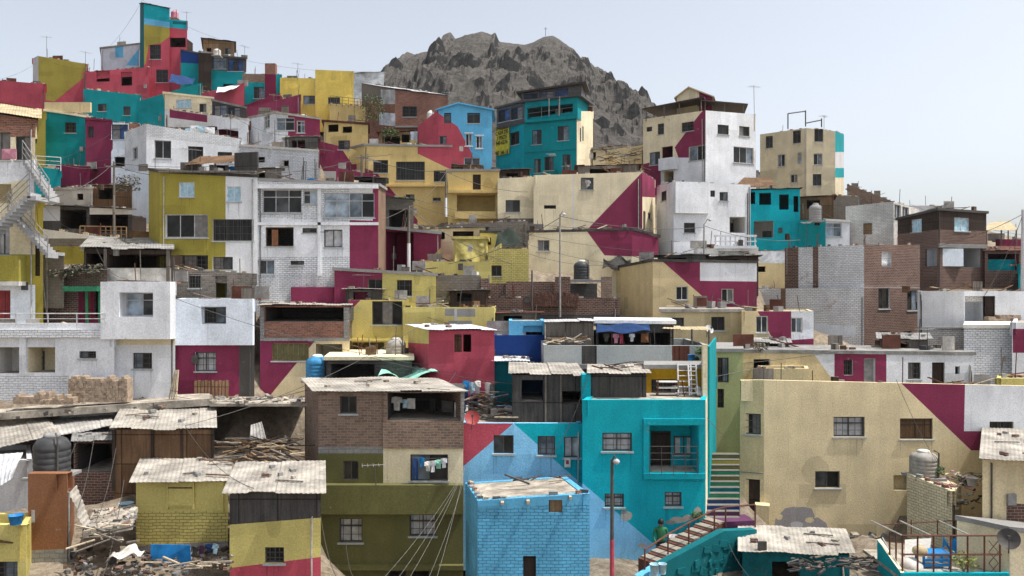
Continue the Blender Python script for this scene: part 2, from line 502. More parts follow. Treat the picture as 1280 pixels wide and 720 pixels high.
    # openings
    for fc, r, wd in pend:
        typ = wd[0]
        if typ == 'o': continue
        if typ == 'R':
            spec, dep = wd[5], wd[6]; m = M(spec); s0, z0, s1, z1 = r; b = MB()
            b.q([fc.w((s0, z0), -dep), fc.w((s1, z0), -dep), fc.w((s1, z1), -dep), fc.w((s0, z1), -dep)], m)
            b.q([fc.w((s0, z0), -.17), fc.w((s1, z0), -.17), fc.w((s1, z0), -dep), fc.w((s0, z0), -dep)], M('d:dust'))
            b.q([fc.w((s0, z1), -.17), fc.w((s1, z1), -.17), fc.w((s1, z1), -dep), fc.w((s0, z1), -dep)], m)
            for s in (s0, s1): b.q([fc.w((s, z0), -.17), fc.w((s, z0), -dep), fc.w((s, z1), -dep), fc.w((s, z1), -.17)], m)
            b.build('recess', root, org)
            bf = Face(fc.w((0, 0), -dep), fc.w((fc.L, 0), -dep))
            for t2 in (wd[7] if len(wd) > 7 else ()):
                add_window(root, org, bf, bf.rect(*t2[1:5]), t2[0], .05)
            continue
        r = (max(r[0], .02), r[1], min(r[2], fc.L - .02), r[3])
        add_window(root, org, fc, r, typ, -.10)
    for (nm, x0, y0, x1, y1, o0, o1, spec) in bx:
        fc = faces[face_of((x0 + x1) / 2)]; b = MB(); fc.box(b, fc.rect(x0, y0, x1, y1), o0, o1, M(spec)); b.build(nm, root, org)
    # starter bars and broken bricks along the top
    if rebar:
        b = MB()
        for px in rebar:
            fc = faces[face_of(px)]; s = min(max(fc.loc(px, 300)[0], .1), fc.L - .1); zz = zr[faces.index(fc)]
            z = zr[faces.index(fc)] + (zr[faces.index(fc) + 1] - zr[faces.index(fc)]) * s / fc.L
            for k in range(4):
                q = fc.w((s + .09 * (k % 2), z - .2), -.05 - .09 * (k // 2)); hh = random.uniform(.6, 1.2)
                b.tube([q, q + V((random.uniform(-.03, .03), 0, hh * .6)), q + V((random.uniform(-.12, .12), random.uniform(-.1, .1), hh))], .012, M('m:rustred'), 4)
        tag(b.build('rebar', root, org), None, None, None, 'stuff')
    if crumbs:
        b = MB()
        for k in range(crumbs):
            i = random.randrange(n - 1); fc = faces[i]; s = random.uniform(.1, fc.L - .1); z = zr[i] + (zr[i + 1] - zr[i]) * s / fc.L
            sz = (random.uniform(.12, .3), random.uniform(.1, .16), random.uniform(.06, .13))
            b.cbox(fc.w((s, z + sz[2] / 2 + (.18 if roof == 'slab' else .0)), -.1 - random.random() * .05), sz, random.choice([M('k:brick'), M('p:grey'), M('w:pwood'), M('m:dgrey')]), math.atan2(fc.t.y, fc.t.x) + random.uniform(-.4, .4))
        tag(b.build('loose_coping', root, org), None, None, None, 'stuff')
    if anchor and into is None:
        for k in range(4):
            for fi in range(n - 1):
                p = faces[fi].w((faces[fi].L * (k + .5) / 4, zb), .3); ANCH.append((p.x, p.y, zb))
        for k in (.15, .5, .85):
            q = ring[nr - 1] * (1 - k) + ring[2] * k
            ANCH.append((q.x, q.y, min(zb + 1.2, min(zr) - .9)))
        FOOT.append(([(p.x, p.y) for p in ring], zb, min(zr)))
    root_info = dict(root=root, faces=faces, ring=ring, z=zr, org=org, par=par, label=label, roof=roof, nf=n - 1)
    if into is None: HOUSES[-1] = root_info
    return root_info
# ================================================================== the houses, near to far
# ---- bottom row
h_corner = H('small cream yellow house with blue bucket on its parapet', [(-40, 23), (33, 23), (42, 26)], [656, 656, 641], 730, 'p:lemon', par=.5,
  win=[('b', -14, 702, 22, 724)])
h_tower = H('narrow orange rendered brick tower carrying a black water tank', [(35, 25), (84, 25), (93, 27.5)], 592, 705, 'p:obrick', par=.02, thick=.3,
  paint=[(0, 'c:grey', [(34, 688), (85, 686), (85, 712), (34, 712)])])
H('pale grey wall shed tucked left of the orange tower', [(-30, 29.5), (40, 29.5)], 575, 640, 'p:palegrey', back=3, roof='flat', par=.2)
h_wood = H('brown plywood shack under a warped pale corrugated roof', [(143, 30), (267, 30)], 537, 613, 'w:brown', back=4.6, roof='sheet', rm='s:pdust', rise=.25,
  bx=[('post', 141, 538, 145, 613, .0, .06, 'w:dbrown'), ('post', 189, 538, 192, 613, .0, .05, 'w:dbrown'), ('post', 226, 538, 229, 613, .0, .05, 'w:dbrown'), ('post', 264, 538, 268, 613, .0, .06, 'w:dbrown')])
H('dark open workshop with brick half wall beside the plywood shack', [(92, 30.5), (143, 30.5)], 552, 642, 'k:dbrick', back=4, roof='sheet', rm='s:grey', rise=.1,
  win=[('R', 94, 554, 141, 590, 'c:dgrey', 2.5)])
h_yel = H('yellow painted shack of board above rough brick, pale sheet roof', [(170, 27), (285, 27)], 602, 692, 'b:lemon', back=3.4, roof='sheet', rm='s:pdust', rise=.1,
  paint=[(0, 'p:lemon', [(170, 600), (285, 600), (285, 638), (170, 640)]), (0, 'c:grey', [(170, 682), (285, 676), (285, 700), (170, 700)])],
  bx=[('shutter', 211, 602, 243, 634, 0, .04, 'p:lemon'), ('batten', 209, 600, 211, 636, 0, .07, 'p:lemon'), ('batten', 241.5, 600, 243.5, 636, 0, .07, 'p:lemon'),
      ('batten', 211, 608.5, 241.5, 610, .04, .07, 'w:brown'), ('batten', 211, 630, 241.5, 631.5, .04, .07, 'p:lemon'), ('batten', 277, 602, 280, 640, 0, .05, 'p:lemon')])
h_pink = H('yellow and pink house with a dark timber band under its roof', [(287, 25), (401, 25)], 616, 730, 'p:lemon', back=3.6, roof='sheet', rm='s:pdust', rise=.1, over=.3,
  paint=[(0, 'w:dgrey', [(286, 614), (402, 614), (402, 647), (286, 656)]), (0, 'p:coral', [(286, 710), (402, 696), (402, 735), (286, 735)])],
  win=[('b', 331, 684, 355, 704)])
h_olive = H('tall olive house with brick top storey and laundry balconies', [(381, 34), (398, 30), (579, 30)], [474, 490, 490], 735, 'k:gbrick', roof='sheet', rm='s:pdust', over=.28,
  paint=[(1, 'c:grey', [(397, 559), (580, 559), (580, 567), (397, 567)]), (1, 'p:dolive', [(397, 567), (580, 567), (580, 740), (397, 740)]),
         (1, 'p:pcream', [(479, 560.5), (580, 560.5), (580, 605), (479, 605)])],
  win=[('k', 425, 495, 446, 517), ('R', 484, 491, 577, 526, 'c:dgrey', 3.0), ('k', 429, 576, 448, 600),
       ('k', 513, 568, 560, 601), ('B', 424, 648, 453, 678), ('B', 512, 643, 545, 670), ('o', 485, 714, 507, 740), ('o', 515, 714, 536, 740)],
  bx=[('balcony', 397.5, 604, 579.5, 640, .0, .32, 'p:dolive'), ('parapet', 479, 526, 579.5, 560, .0, .1, 'k:gbrick'), ('column', 576, 490, 580, 526, 0, .1, 'c:grey'), ('column', 480, 490, 484.5, 526, 0, .09, 'k:gbrick'),
      ('beam', 397.5, 705, 579.5, 711, 0, .18, 'p:dolive')])
H('rooftop store of dark block with green tarpaulin behind the olive house', [(408, 36.5), (515, 36.5)], 450, 500, 'c:dgrey', back=4, roof='slab', rm='p:pcream', over=.15, anchor=False,
  win=[('R', 414, 455, 468, 478, 'c:dgrey', 2)])
h_blue = H('low sky blue painted brick house with a dusty flat roof', [(582, 29), (597, 26), (737, 26)], [603, 626, 617], 735, 'b:sky', par=.02, thick=.22, rm='d:dust', crumbs=16,
  paint=[(1, 'p:sky', [(597, 618), (737, 608), (737, 628), (597, 637)])],
  win=[('d', 654, 695, 670, 740), ('p', 686, 625, 703, 641)],
  bx=[('roof_beam', 626, 626, 630, 629, 0, .22, 'w:pwood'), ('roof_beam', 658, 624, 662, 628, 0, .25, 'w:pwood'), ('roof_beam', 711, 619, 714, 623, 0, .22, 'w:pwood')])
h_turq = H('large turquoise house with caged balcony and bright right side wall', [(728, 29), (882, 29), (895, 35.5)], [500, 500, 470], 700, 'p:turq', roof='flat', par=.05, thick=.2,
  paint=[(0, 'p:lsky', [(727, 603), (822, 684), (822, 720), (727, 720)]), (0, 'p:dust', blob(783, 645, 8, 7)), (0, 'p:grey', blob(780, 640, 4, 3)),
         (0, 'p:dust', blob(848, 650, 12, 4.5)), (0, 'p:dust', blob(860, 647, 8, 4)), (0, 'p:grey', blob(838, 653, 7, 3)), (0, 'p:dust', blob(872, 639, 5, 6)), (0, 'p:dust', blob(868, 668, 8, 5)), (0, 'p:dust', blob(803, 682, 6, 3)), (1, 'p:pcream', [(881.8, 400), (887.2, 400), (887.2, 720), (881.8, 720)])],
  win=[('B', 753, 541, 790, 564), ('R', 812, 531, 872, 591, 'p:turq', 1.2, [('d', 814, 539, 838, 588), ('c', 842, 545, 866, 568)]), ('B', 756, 617, 780, 634), ('B', 831, 615, 852, 633)],
  bx=[('balcony_slab', 804, 591, 881, 598, 0, .14, 'p:turq'), ('balcony_column', 804, 526, 811, 591, 0, .08, 'p:turq'), ('balcony_column', 873, 526, 881, 591, 0, .08, 'p:turq'), ('balcony_beam', 804, 523, 881, 531, 0, .1, 'p:turq')])
H('', [(739, 29.9), (808, 29.9)], 468, 500, 'w:dgrey', back=3.0, roof='sheet', rm='s:pdust', over=.3, rise=.0, into=h_turq['root'], part='timber_room', roofpart='sheet_roof', bx=[('pillar', 727.5, 468, 738, 500, -.5, .1, 'p:turq')])
h_ochre = H('', [(806, 31), (887, 31)], 461, 500, 'p:ochre', back=1.6, roof='slab', rm='p:grey', over=.05, into=h_turq['root'], part='upper_storey', roofpart='upper_roof',
  win=[('b', 814, 474, 845, 498)])
def side_wall():
    # the tall bright end wall that rises past the roof terrace
    b = MB(); A, B_, z0 = P(882, 360, 29), P(893, 360, 35.5), h_turq['org'].z - 1
    d = (B_ - A).normalized(); nn = V((d.y, -d.x, 0))
    for p0, p1, zt_, m in ((A + d * 1.1, B_ - d * .01, (360 - 432) / F * 30.5, 'p:teal'),):
        o = p0 + nn * .012; o.z = h_turq['org'].z
        b.obox(o, (p1 - p0), nn * .07, V((0, 0, zt_ - o.z)), M(m))
    b.build('end_wall', h_turq['root'], h_turq['org'])
    c = MB(); o = A + d * .9 + V((-.16, -.04, 0)); o.z = -4.2; c.obox(o, V((.17, 0, 0)), V((0, .2, 0)), V((0, 0, 2.1)), M('p:pcream')); c.build('pillar', h_turq['root'], h_turq['org'])
side_wall()
h_mix = H('coral, sky blue and turquoise house with dark timber upper floor', [(578, 30.2), (728, 30.2)], 529, 660, 'p:lsky', back=4.6, roof='flat', par=.05,
  paint=[(0, 'p:coral', [(570, 520), (650, 520), (642, 529), (578, 584)]), (0, 'p:turq', [(642, 529), (650, 520), (740, 520), (740, 612), (728, 606)])],
  win=[('k', 617, 544, 642, 567), ('b', 672, 545, 694, 569), ('c', 705, 546, 725, 572)])
H('', [(640, 30.7), (728, 30.7)], 469, 529, 'w:gwood', back=4, roof='sheet', rm='s:pdust', over=.25, rise=.05, into=h_mix['root'], part='timber_storey', roofpart='sheet_roof',
  paint=[(0, 'w:dgrey', [(640, 460), (728, 460), (728, 530), (640, 530)])],
  win=[('R', 652, 475, 679, 502, 'w:navy', 2.0), ('R', 703, 489, 727, 506, 'w:dbrown', 2.0)], bx=[('post', 681, 469, 683, 529, 0, .05, 'w:gwood'), ('post', 700, 469, 702, 529, 0, .05, 'w:gwood')])
h_beige = H('long beige house with magenta and white paint at its right end', [(925, 33.3), (955, 33), (1310, 33)], [475, 475, 483], 705, 'p:beige', roof='flat', par=.35, back=4,
  paint=[(1, 'p:magenta', [(1117, 470), (1320, 470), (1320, 563), (1214, 563)]), (1, 'p:white', [(1206.5, 470), (1320, 470), (1320, 539), (1205, 539)]),
         (1, 'p:stain', blob(990, 660, 26, 28)), (1, 'p:stain', blob(1018, 668, 24, 22)), (1, 'p:stain', blob(1003, 644, 18, 12)), (1, 'p:dust', blob(1062, 683, 34, 14)), (1, 'p:stain', blob(1046, 690, 26, 10)), (1, 'p:dust', blob(1110, 690, 22, 9)), (1, 'p:stain', blob(962, 684, 12, 16)), (1, 'p:beige', blob(982, 668, 6, 5)), (1, 'p:dust', blob(1000, 676, 12, 6)), (1, 'p:beige', blob(1012, 650, 6, 4)), (1, 'p:grey', blob(988, 680, 14, 6)), (1, 'p:beige', blob(1030, 680, 7, 4)), (1, 'p:grey', blob(1022, 664, 6, 4)), (1, 'p:beige', blob(974, 646, 5, 4)), (1, 'p:palegrey', blob(996, 656, 9, 5)), (0, 'p:cream', [(920, 460), (955, 460), (955, 592), (920, 588)])],
  win=[('b', 931, 517, 951, 543), ('B', 1042, 521, 1081, 546), ('s', 1125, 523, 1166, 549), ('b', 1237, 527, 1267, 551), ('k', 1019, 589, 1050, 610), ('o', 1117, 594, 1135, 613), ('d', 931, 599, 950, 641)],
  bx=[('stair_wall', 944, 628, 962, 690, 0, .5, 'p:beige'), ('ledge', 925.5, 590, 954.5, 591.2, 0, .05, 'p:grey')])
h_tank = H('cream painted brick lean to holding a grey water tank', [(1134, 30.8), (1190, 28.6), (1202, 31)], [592, 614, 607], 672, 'b:pcream', roof='flat', par=.03, crumbs=10)
h_right = H('tan board house with pale sheet roof at the right border', [(1228, 27.2), (1330, 27.2)], [574, 578], 668, 'p:beige', roof='sheet', rm='s:pdust', over=.35, anchor=False,
  paint=[(0, 'k:dbrick', [(1258, 628), (1300, 632), (1300, 665), (1258, 650)])])
h_low = H('low cream wall house with satellite dish at the lower right corner', [(1196, 27), (1262, 25.6), (1340, 25.6)], [650, 664, 672], 740, 'p:pcream', roof='slab', rm='p:grey', over=.06)
h_tealshed = H('teal sheet shed with torn pale roofing below the beige wall', [(928, 26.5), (1062, 26.5)], [688, 694], 735, 's:dteal', back=2.2, roof='sheet', rm='s:pdust', over=.2, rise=.12,
  win=[('o', 965, 702, 1000, 725)])
# ---- second row
h_wbox = H('two storey white house with a jutting upper room', [(134, 35), (219, 35)], 352, 498, 'p:white', back=6, roof='flat', par=.1,
  paint=[(0, 'p:pcream', [(134, 423), (219, 423), (219, 431), (134, 431)])], win=[('G', 157, 366, 198, 395), ('b', 166, 441, 190, 461)],
  bx=[('upper_room', 133.6, 352.3, 219.4, 365.5, 0, .55, 'p:white'), ('upper_room', 133.6, 365.5, 156.7, 395.5, 0, .55, 'p:white'), ('upper_room', 198.3, 365.5, 219.4, 395.5, 0, .55, 'p:white'), ('upper_room', 133.6, 395.5, 219.4, 423, 0, .55, 'p:white')])
h_porch = H('low white house with porch and railed roof terrace', [(-40, 34.6), (143, 34.6)], 404, 500, 'p:white', back=6.2, roof='flat', par=.55, rm='p:lgrey',
  paint=[(0, 'b:white', [(0, 470), (86, 470), (86, 510), (0, 510)])],
  win=[('R', -8, 423, 24, 467, 'p:offwhite', 1.3, [('r', -4, 438, 10, 466)]), ('R', 32, 422, 69, 466, 'p:pcream', 1.3, [('B', 33, 439, 56, 462)]), ('b', 99, 439, 120, 448)],
  bx=[('ledge', -36, 412, 133, 422, 0, .1, 'b:white')])
h_terr = H('dark red brick rooms with green framed porch behind the railed terrace', [(33, 40.6), (134, 40.6)], 338, 405, 'k:dbrick', back=4, roof='sheet', rm='s:grey', rise=.2, over=.3,
  win=[('o', 36, 366, 50, 397), ('r', 104, 364, 114, 396), ('o', 118, 364, 130, 396)], bx=[('green_frame', 92, 358, 134, 364, .0, 1.0, 'm:green'), ('green_post', 114.5, 364, 117.5, 404, .5, .6, 'm:green'), ('green_post', 130.5, 364, 134, 404, .5, .6, 'm:green')], paint=[(0, 'p:dmagenta', [(98, 362), (134, 362), (134, 410), (98, 410)])])
h_stair = H('three storey cream house with zigzag outside stair at left border', [(-60, 38.4), (44, 38.4)], [160, 157], 405, 'p:pcream', back=7, roof='none', par=.1,
  paint=[(0, 'k:brick', [(-60, 150), (50, 150), (50, 172), (-60, 170)]), (0, 'p:white', [(-60, 202), (50, 202), (50, 222), (-60, 240)]), (0, 'p:olive', [(-60, 318), (50, 318), (50, 356), (-60, 356)]), (0, 'p:white', [(-60, 356), (50, 356), (50, 410), (-60, 410)])],
  win=[('k', -12, 165, 13, 200), ('k', 19, 170, 38, 200), ('o', -20, 230, 14, 254), ('c', -4, 282, 12, 318), ('r', -8, 363, 13, 403)],
  bx=[('balcony', -40, 320, 33, 352, 0, .6, 'p:olive'), ('slab', -40, 352, 34, 357, 0, .65, 'p:offwhite'), ('corner_post', 36, 200, 44, 250, 0, .08, 'p:white')])
H('', [(-60, 38.7), (48, 38.7)], [134, 150], 160, 'k:brick', back=4.2, roof='sheet', rm='s:straw', over=.3, rise=1.5, into=h_stair['root'], part='attic', roofpart='sheet_roof')
h_green_post = H('slim white block with olive corner post beside the cream stair house', [(42, 39.5), (54, 39.5)], 245, 395, 'p:olive', back=4, roof='flat', par=.05, win=[('d', 43, 300, 50, 345)])
h_bm = H('pale blue over magenta house with grilled window', [(219, 36.5), (318, 36.5)], 374, 500, 'p:bwhite', back=4.5, roof='flat', par=.08,
  paint=[(0, 'p:magenta', [(218, 431), (299, 431), (299, 510), (218, 510)]), (0, 'p:dgrey', [(299, 431.5), (320, 431.5), (320, 510), (299, 510)])],  # right strip: shade of the narrow gap put in as dark grey paint
  win=[('b', 255, 384, 284, 404), ('B', 244, 440, 270, 464)], bx=[('overhang', 218.8, 373.5, 318, 383, 0, .25, 'p:bwhite'), ('overhang', 218.8, 383, 254, 405, 0, .25, 'p:bwhite'), ('overhang', 285, 383, 318, 405, 0, .25, 'p:bwhite'), ('overhang', 218.8, 405, 318, 431, 0, .25, 'p:bwhite')])
H('grey brown brick rooms with black doorway above the pale blue house', [(215, 41.6), (320, 41.6)], [336, 342], 376, 'k:gwood', back=3, roof='flat', par=.1, crumbs=8,
  win=[('b', 236, 343, 251, 360), ('o', 269, 345, 284, 373)])
h_loft = H('brick and magenta house with open roof loft full of junk', [(325, 39), (437, 39)], 382, 500, 'k:brick', back=4.5, roof='sheet', rm='s:pdust', over=.25,
  paint=[(0, 'p:beige', [(315, 425.5), (445, 425.5), (445, 520), (315, 520)]), (0, 'p:magenta', [(310, 425.5), (396, 425.5), (333, 500), (310, 528)])],
  win=[('R', 331, 384, 432, 402, 'c:dgrey', 3.0), ('y', 340, 429, 386, 451), ('R', 395, 430, 428, 449, 'p:pcream', 1.4)], bx=[('column', 325.5, 384, 330.5, 425, 0, .06, 'c:grey'), ('column', 430, 384, 436.5, 425, 0, .06, 'c:grey'), ('beam', 326, 422, 436, 426, 0, .08, 'c:grey')])
h_y1 = H('yellow house with large dark window and magenta corner', [(435, 41), (511, 41)], 375, 465, 'p:lemon', back=4, roof='flat', par=.1, crumbs=6,
  paint=[(0, 'p:magenta', [(430, 370), (450, 370), (450, 376), (435, 391)])], win=[('k', 465, 376.5, 503, 406), ('R', 440, 428, 480, 450, 'p:lemon', 1.2, [('k', 443, 436, 458, 449)])],
  bx=[('slab', 435, 423.5, 511, 426, 0, .3, 'p:lemon')])
H('broad yellow wall house patched with grey cement squares', [(504, 40), (618, 40)], 384, 455, 'p:lemon', back=4, roof='flat', par=.1, crumbs=5,
  paint=[(0, 'p:grey', [(556, 386), (568, 386), (568, 395), (556, 395)]), (0, 'p:grey', [(571, 386), (594, 386), (594, 396), (571, 396)]), (0, 'p:palegrey', [(568, 386), (571, 386), (571, 408), (568, 408)]), (0, 'p:grey', [(560, 401), (590, 401), (590, 410), (560, 410)])], win=[('k', 510, 409, 514, 424)])
h_coral = H('coral board house with white sheet roof and twin shutters', [(510, 39), (536, 36), (618, 36)], [406.5, 413, 413], 478, 'p:coral', roof='sheet', rm='s:white', over=.22, anchor=False,
  paint=[(0, 'p:lemon', [(505, 400), (540, 400), (540, 430), (505, 428)])], win=[('s', 568, 418, 577, 440), ('o', 579, 418, 589, 440)])
H('coral base wall under the coral board house hung with clothes', [(540, 36.4), (600, 36.4)], 466, 520, 'p:coral', back=3, roof='flat', par=.05, anchor=False, win=[('o', 564, 468, 590, 486)])
h_royal = H('royal blue house with a slanting brown lean to roof', [(616, 38.5), (681, 38.5)], 419, 500, 'p:royal', back=3, roof='flat', par=.05, anchor=False,
  paint=[(0, 'p:dteal', [(616, 452), (657, 450), (657, 510), (616, 510)])])
H('', [(636, 38.9), (681, 38.9)], 401, 421, 'p:sky', back=3, roof='flat', par=.05, into=h_royal['root'], part='upper_room', roofpart='upper_roof', win=[('o', 654, 407, 678, 420)])
h_gterr = H('grey rendered terrace house with blue awning over its roof loft', [(680, 35), (889, 35)], 432, 500, 'p:lgrey', back=5, roof='flat', par=.75, rm='d:grey', anchor=False,
  paint=[(0, 'w:dgrey', [(727, 428), (746, 428), (746, 510), (727, 510)]), (0, 'w:rustred', [(840, 428), (862, 428), (862, 460), (840, 460)])], bx=[('ledge', 680, 455, 889, 461, 0, .12, 'p:grey')])
H('', [(682, 36.5), (742, 36.5)], 403, 436, 'w:gwood', back=3, roof='sheet', rm='s:palegrey', over=.15, into=h_gterr['root'], part='timber_room', roofpart='sheet_roof')
H('', [(745, 36.8), (842, 36.8)], [404, 405], 436, 'w:dgrey', back=3.2, roof='slab', rm='p:white', over=.15, into=h_gterr['root'], part='loft', roofpart='loft_roof', win=[('R', 748, 416, 838, 436, 'w:dgrey', 2.6)])
h_gb1 = H('beige house with three small windows above a pale green wall', [(826, 42), (930, 42)], 390, 442, 'p:cream', back=4, roof='slab', rm='s:pdust', over=.15,
  win=[('k', 840, 397, 855, 408), ('k', 889, 396, 906, 413)])
h_pg = H('tall pale green wall house rising beside the painted steps', [(894, 36), (929, 36)], 440, 570, 'p:pgreen', back=4, roof='slab', rm='p:grey', over=.1, win=[('b', 897, 447, 911, 478), ('b', 897, 486, 905, 510)])
h_bm1 = H('beige, magenta and white house sandwiched right of the green wall', [(927, 41), (1017, 41)], 389, 442, 'p:cream', back=4, roof='flat', par=.06,
  paint=[(0, 'p:magenta', [(942, 380), (1025, 380), (1025, 446), (978, 446)]), (0, 'p:white', [(989, 380), (1020, 380), (1020, 423), (989, 425)])],
  win=[('w', 945, 395, 960, 416), ('w', 989, 397, 1003, 416)])
h_row = H('single storey row painted cream, magenta and white with doors', [(927, 37), (1217, 38)], [441, 444], 484, 'p:white', back=3.5, roof='slab', rm='s:grey', over=.12,
  paint=[(0, 'p:cream', [(920, 435), (1012, 435), (1043, 478), (1043, 490), (920, 490)]), (0, 'p:magenta', [(1012, 435), (1108, 435), (1108, 490), (1043, 490), (1043, 478)])],
  win=[('R', 942, 449, 963, 470, 'w:dgrey', 1.5), ('b', 1055, 450, 1066, 469), ('m', 1080, 448, 1094, 480), ('b', 1135, 453, 1151, 474), ('d', 1165, 453, 1181, 480), ('o', 1194, 458, 1200, 468)])
H('cream box room on the roof of the long beige house', [(947, 35.6), (1011, 35.6)], 461, 480, 'p:cream', back=1.6, roof='flat', par=.15, anchor=False, crumbs=5)
h_wb1 = H('white block house with pocked wall at right middle', [(1205, 39), (1266, 39)], 410, 482, 'r:white', back=4, roof='slab', rm='p:offwhite', over=.1)
H('white and magenta house cut by the right border', [(1265, 38.4), (1330, 38.4)], 403, 480, 'p:white', back=5, roof='flat', par=.1, paint=[(0, 'p:magenta', [(1266, 411), (1340, 411), (1340, 441), (1266, 441)])])
H('low yellow green wall house below the white block house', [(1246, 35.4), (1330, 35.4)], 473, 500, 'p:lemon', back=1.5, roof='flat', par=.1, anchor=False)
h_wr = H('white house with open bay and tall black door', [(1147, 43.5), (1330, 43.5)], 364, 436, 'r:offwhite', back=5, roof='flat', par=.08,
  paint=[(0, 'p:palegrey', [(1140, 360), (1205, 360), (1205, 410), (1140, 410)]), (0, 'p:white', [(1205, 360), (1340, 360), (1340, 408), (1205, 408)])],
  win=[('R', 1206, 370, 1231, 405, 'p:white', 1.0), ('d', 1231, 370, 1244, 404)], bx=[('ledge', 1147, 409, 1329, 411, 0, .08, 'p:grey')])
h_tall = H('tall unfinished house, white block side and red brick front', [(945, 53), (1080, 48), (1150, 51)], [361, 359, 359], 460, 'r:white', roof='flat', par=.1,
  paint=[(1, 'k:dbrick', [(1070, 300), (1160, 300), (1160, 460), (1070, 460)]), (1, 'c:grey', [(1070, 354), (1160, 354), (1160, 360), (1070, 360)]), (0, 'c:gbrick', [(976, 355), (982, 355), (982, 388), (976, 388)]), (0, 'p:bwhite', [(1018, 404), (1070, 408), (1070, 420), (1018, 418)]), (0, 'p:magenta', [(1030, 420), (1049, 420), (1049, 450), (1030, 450)])],
  win=[('k', 1098, 360.5, 1112, 386), ('o', 1099, 414, 1111, 436), ('k', 1134, 363, 1148, 388), ('b', 1130, 414, 1140, 436)])
H('', [(981, 52), (1080, 48.2), (1150, 51.3)], [310, 306, 306], 361, 'r:white', roof='flat', par=1.2, into=h_tall['root'], part='upper_storey', roofpart='upper_slab', rebar=(985, 1020, 1082, 1124), crumbs=10,
  paint=[(0, 'k:dbrick', [(981, 300), (998, 300), (998, 365), (981, 365)]), (0, 'k:dbrick', [(1016, 300), (1023, 300), (1023, 365), (1016, 365)]), (1, 'k:dbrick', [(1070, 290), (1160, 290), (1160, 370), (1070, 370)])],
  win=[('o', 1102, 315, 1114, 333)])
h_bb = H('dark brown timber and brick house with pale blue windows', [(1122, 57), (1172, 53), (1233, 54.5)], [275, 263, 267], 362, 'k:dbrick', roof='slab', rm='p:dgrey', over=.15,
  paint=[(0, 'w:dbrown', [(1110, 255), (1173, 255), (1173, 287), (1110, 294)]), (1, 'w:dbrown', [(1171, 255), (1240, 255), (1240, 289), (1171, 287)])],
  win=[('l', 1139, 274, 1152, 290), ('l', 1193, 272, 1212, 289), ('R', 1156, 311, 1171, 333, 'p:bwhite', 2), ('R', 1184, 310, 1228, 334, 'p:palegrey', 2.2, [('l', 1187, 313, 1195, 332), ('d', 1202, 314, 1222, 333)])],
  bx=[('beam', 1172.5, 305, 1232.5, 310, 0, .12, 'c:grey')])
H('brick terrace room with teal sheet screen right of the brown house', [(1231, 54), (1277, 54)], 314, 364, 'k:dbrick', back=4, roof='sheet', rm='s:rustred', over=.3, rise=.5, win=[('R', 1235, 317, 1274, 338, 'p:dmagenta', 2)], bx=[('screen', 1237, 324, 1272, 339, -.4, -.3, 's:teal')])
H('magenta house under a straw pergola at the right skyline', [(1246, 60), (1330, 60)], 299, 330, 'p:magenta', back=4, roof='flat', par=.1)
# ---- middle left
H('teal shuttered strip house at the right border', [(1273, 50), (1330, 50)], 330, 372, 'p:teal', back=4, roof='flat', par=.1)
h_big = H('olive and white house with three rows of windows', [(186, 46), (200, 43), (322, 43)], [213, 216, 222], 375, 'p:white', roof='slab', rm='d:dgrey', over=.1,
  paint=[(0, 'p:olive', [(180, 200), (201, 200), (201, 400), (180, 400)]), (1, 'p:olive', [(199, 200), (282, 200), (282, 400), (199, 400)])],
  win=[('l', 224, 228, 243, 246), ('l', 283, 233, 301, 252), ('g', 207, 268, 260, 297), ('b', 266, 274, 317, 301), ('b', 215, 319, 260, 337), ('b', 266, 321, 291, 337)],
  bx=[('ledge', 200.5, 214, 321, 216.2, 0, .25, 'w:gwood')])
h_glaz = H('white painted brick house with glazed galleries and magenta right end', [(322, 43.2), (473, 43.2), (482, 48)], [226, 233, 238], 375, 'b:white', roof='slab', rm='p:grey', over=.12,
  paint=[(0, 'p:white', [(320, 272), (437, 277), (437, 320), (320, 322)]), (0, 'p:magenta', [(437, 225), (480, 225), (480, 400), (437, 400)]), (0, 'p:white', [(437, 225), (474, 230), (474, 276), (437, 275)]), (0, 'p:magenta', [(466, 225), (480, 225), (480, 280), (466, 280)]),
         (1, 'p:gbrick', [(472, 220), (483, 220), (483, 400), (472, 400)])],
  win=[('G', 328, 237, 377, 266), ('G', 379, 238, 396, 255), ('G', 405, 241, 468, 272), ('f', 332, 284, 367, 308), ('b', 378, 285, 396, 291), ('c', 405, 287, 428, 309), ('g', 322.8, 325, 343, 343), ('b', 363, 326, 380, 331)],
  bx=[('slab', 322.5, 231, 473, 236, 0, .22, 'p:white'), ('slab', 322.5, 278, 473, 281.5, 0, .1, 'p:white'), ('pillar', 397.5, 236, 401.5, 345, 0, .1, 'p:white'), ('curtain_orange', 339, 287, 347, 307, -.12, -.1, 't:obrick')])
h_mag = H('low magenta and yellow house stepped below the glazed galleries', [(418, 42.3), (545, 42.3)], [338, 345], 380, 'p:lemon', back=3.2, roof='slab', rm='p:grey', over=.12,
  paint=[(0, 'p:magenta', [(410, 330), (500, 330), (478, 372), (478, 390), (410, 390)])], win=[('k', 460, 349, 478, 367), ('b', 496, 350, 515, 370)])
H('short magenta retaining wall house under the white brick facade', [(364, 42.6), (420, 42.6)], 359, 378, 'p:magenta', back=.6, roof='flat', par=.05, anchor=False)
h_dstair = H('magenta house with roofed recess and concrete stair', [(481, 49), (551, 48)], [286, 293], 350, 'p:magenta', back=5, roof='slab', rm='p:lgrey', over=.1,
  paint=[(0, 'p:lemon', [(560, 300), (560, 360), (512, 360), (518, 345)])], win=[('R', 482, 289, 517, 343, 'p:dmagenta', 1.6, [('d', 486, 295, 496, 310)])])
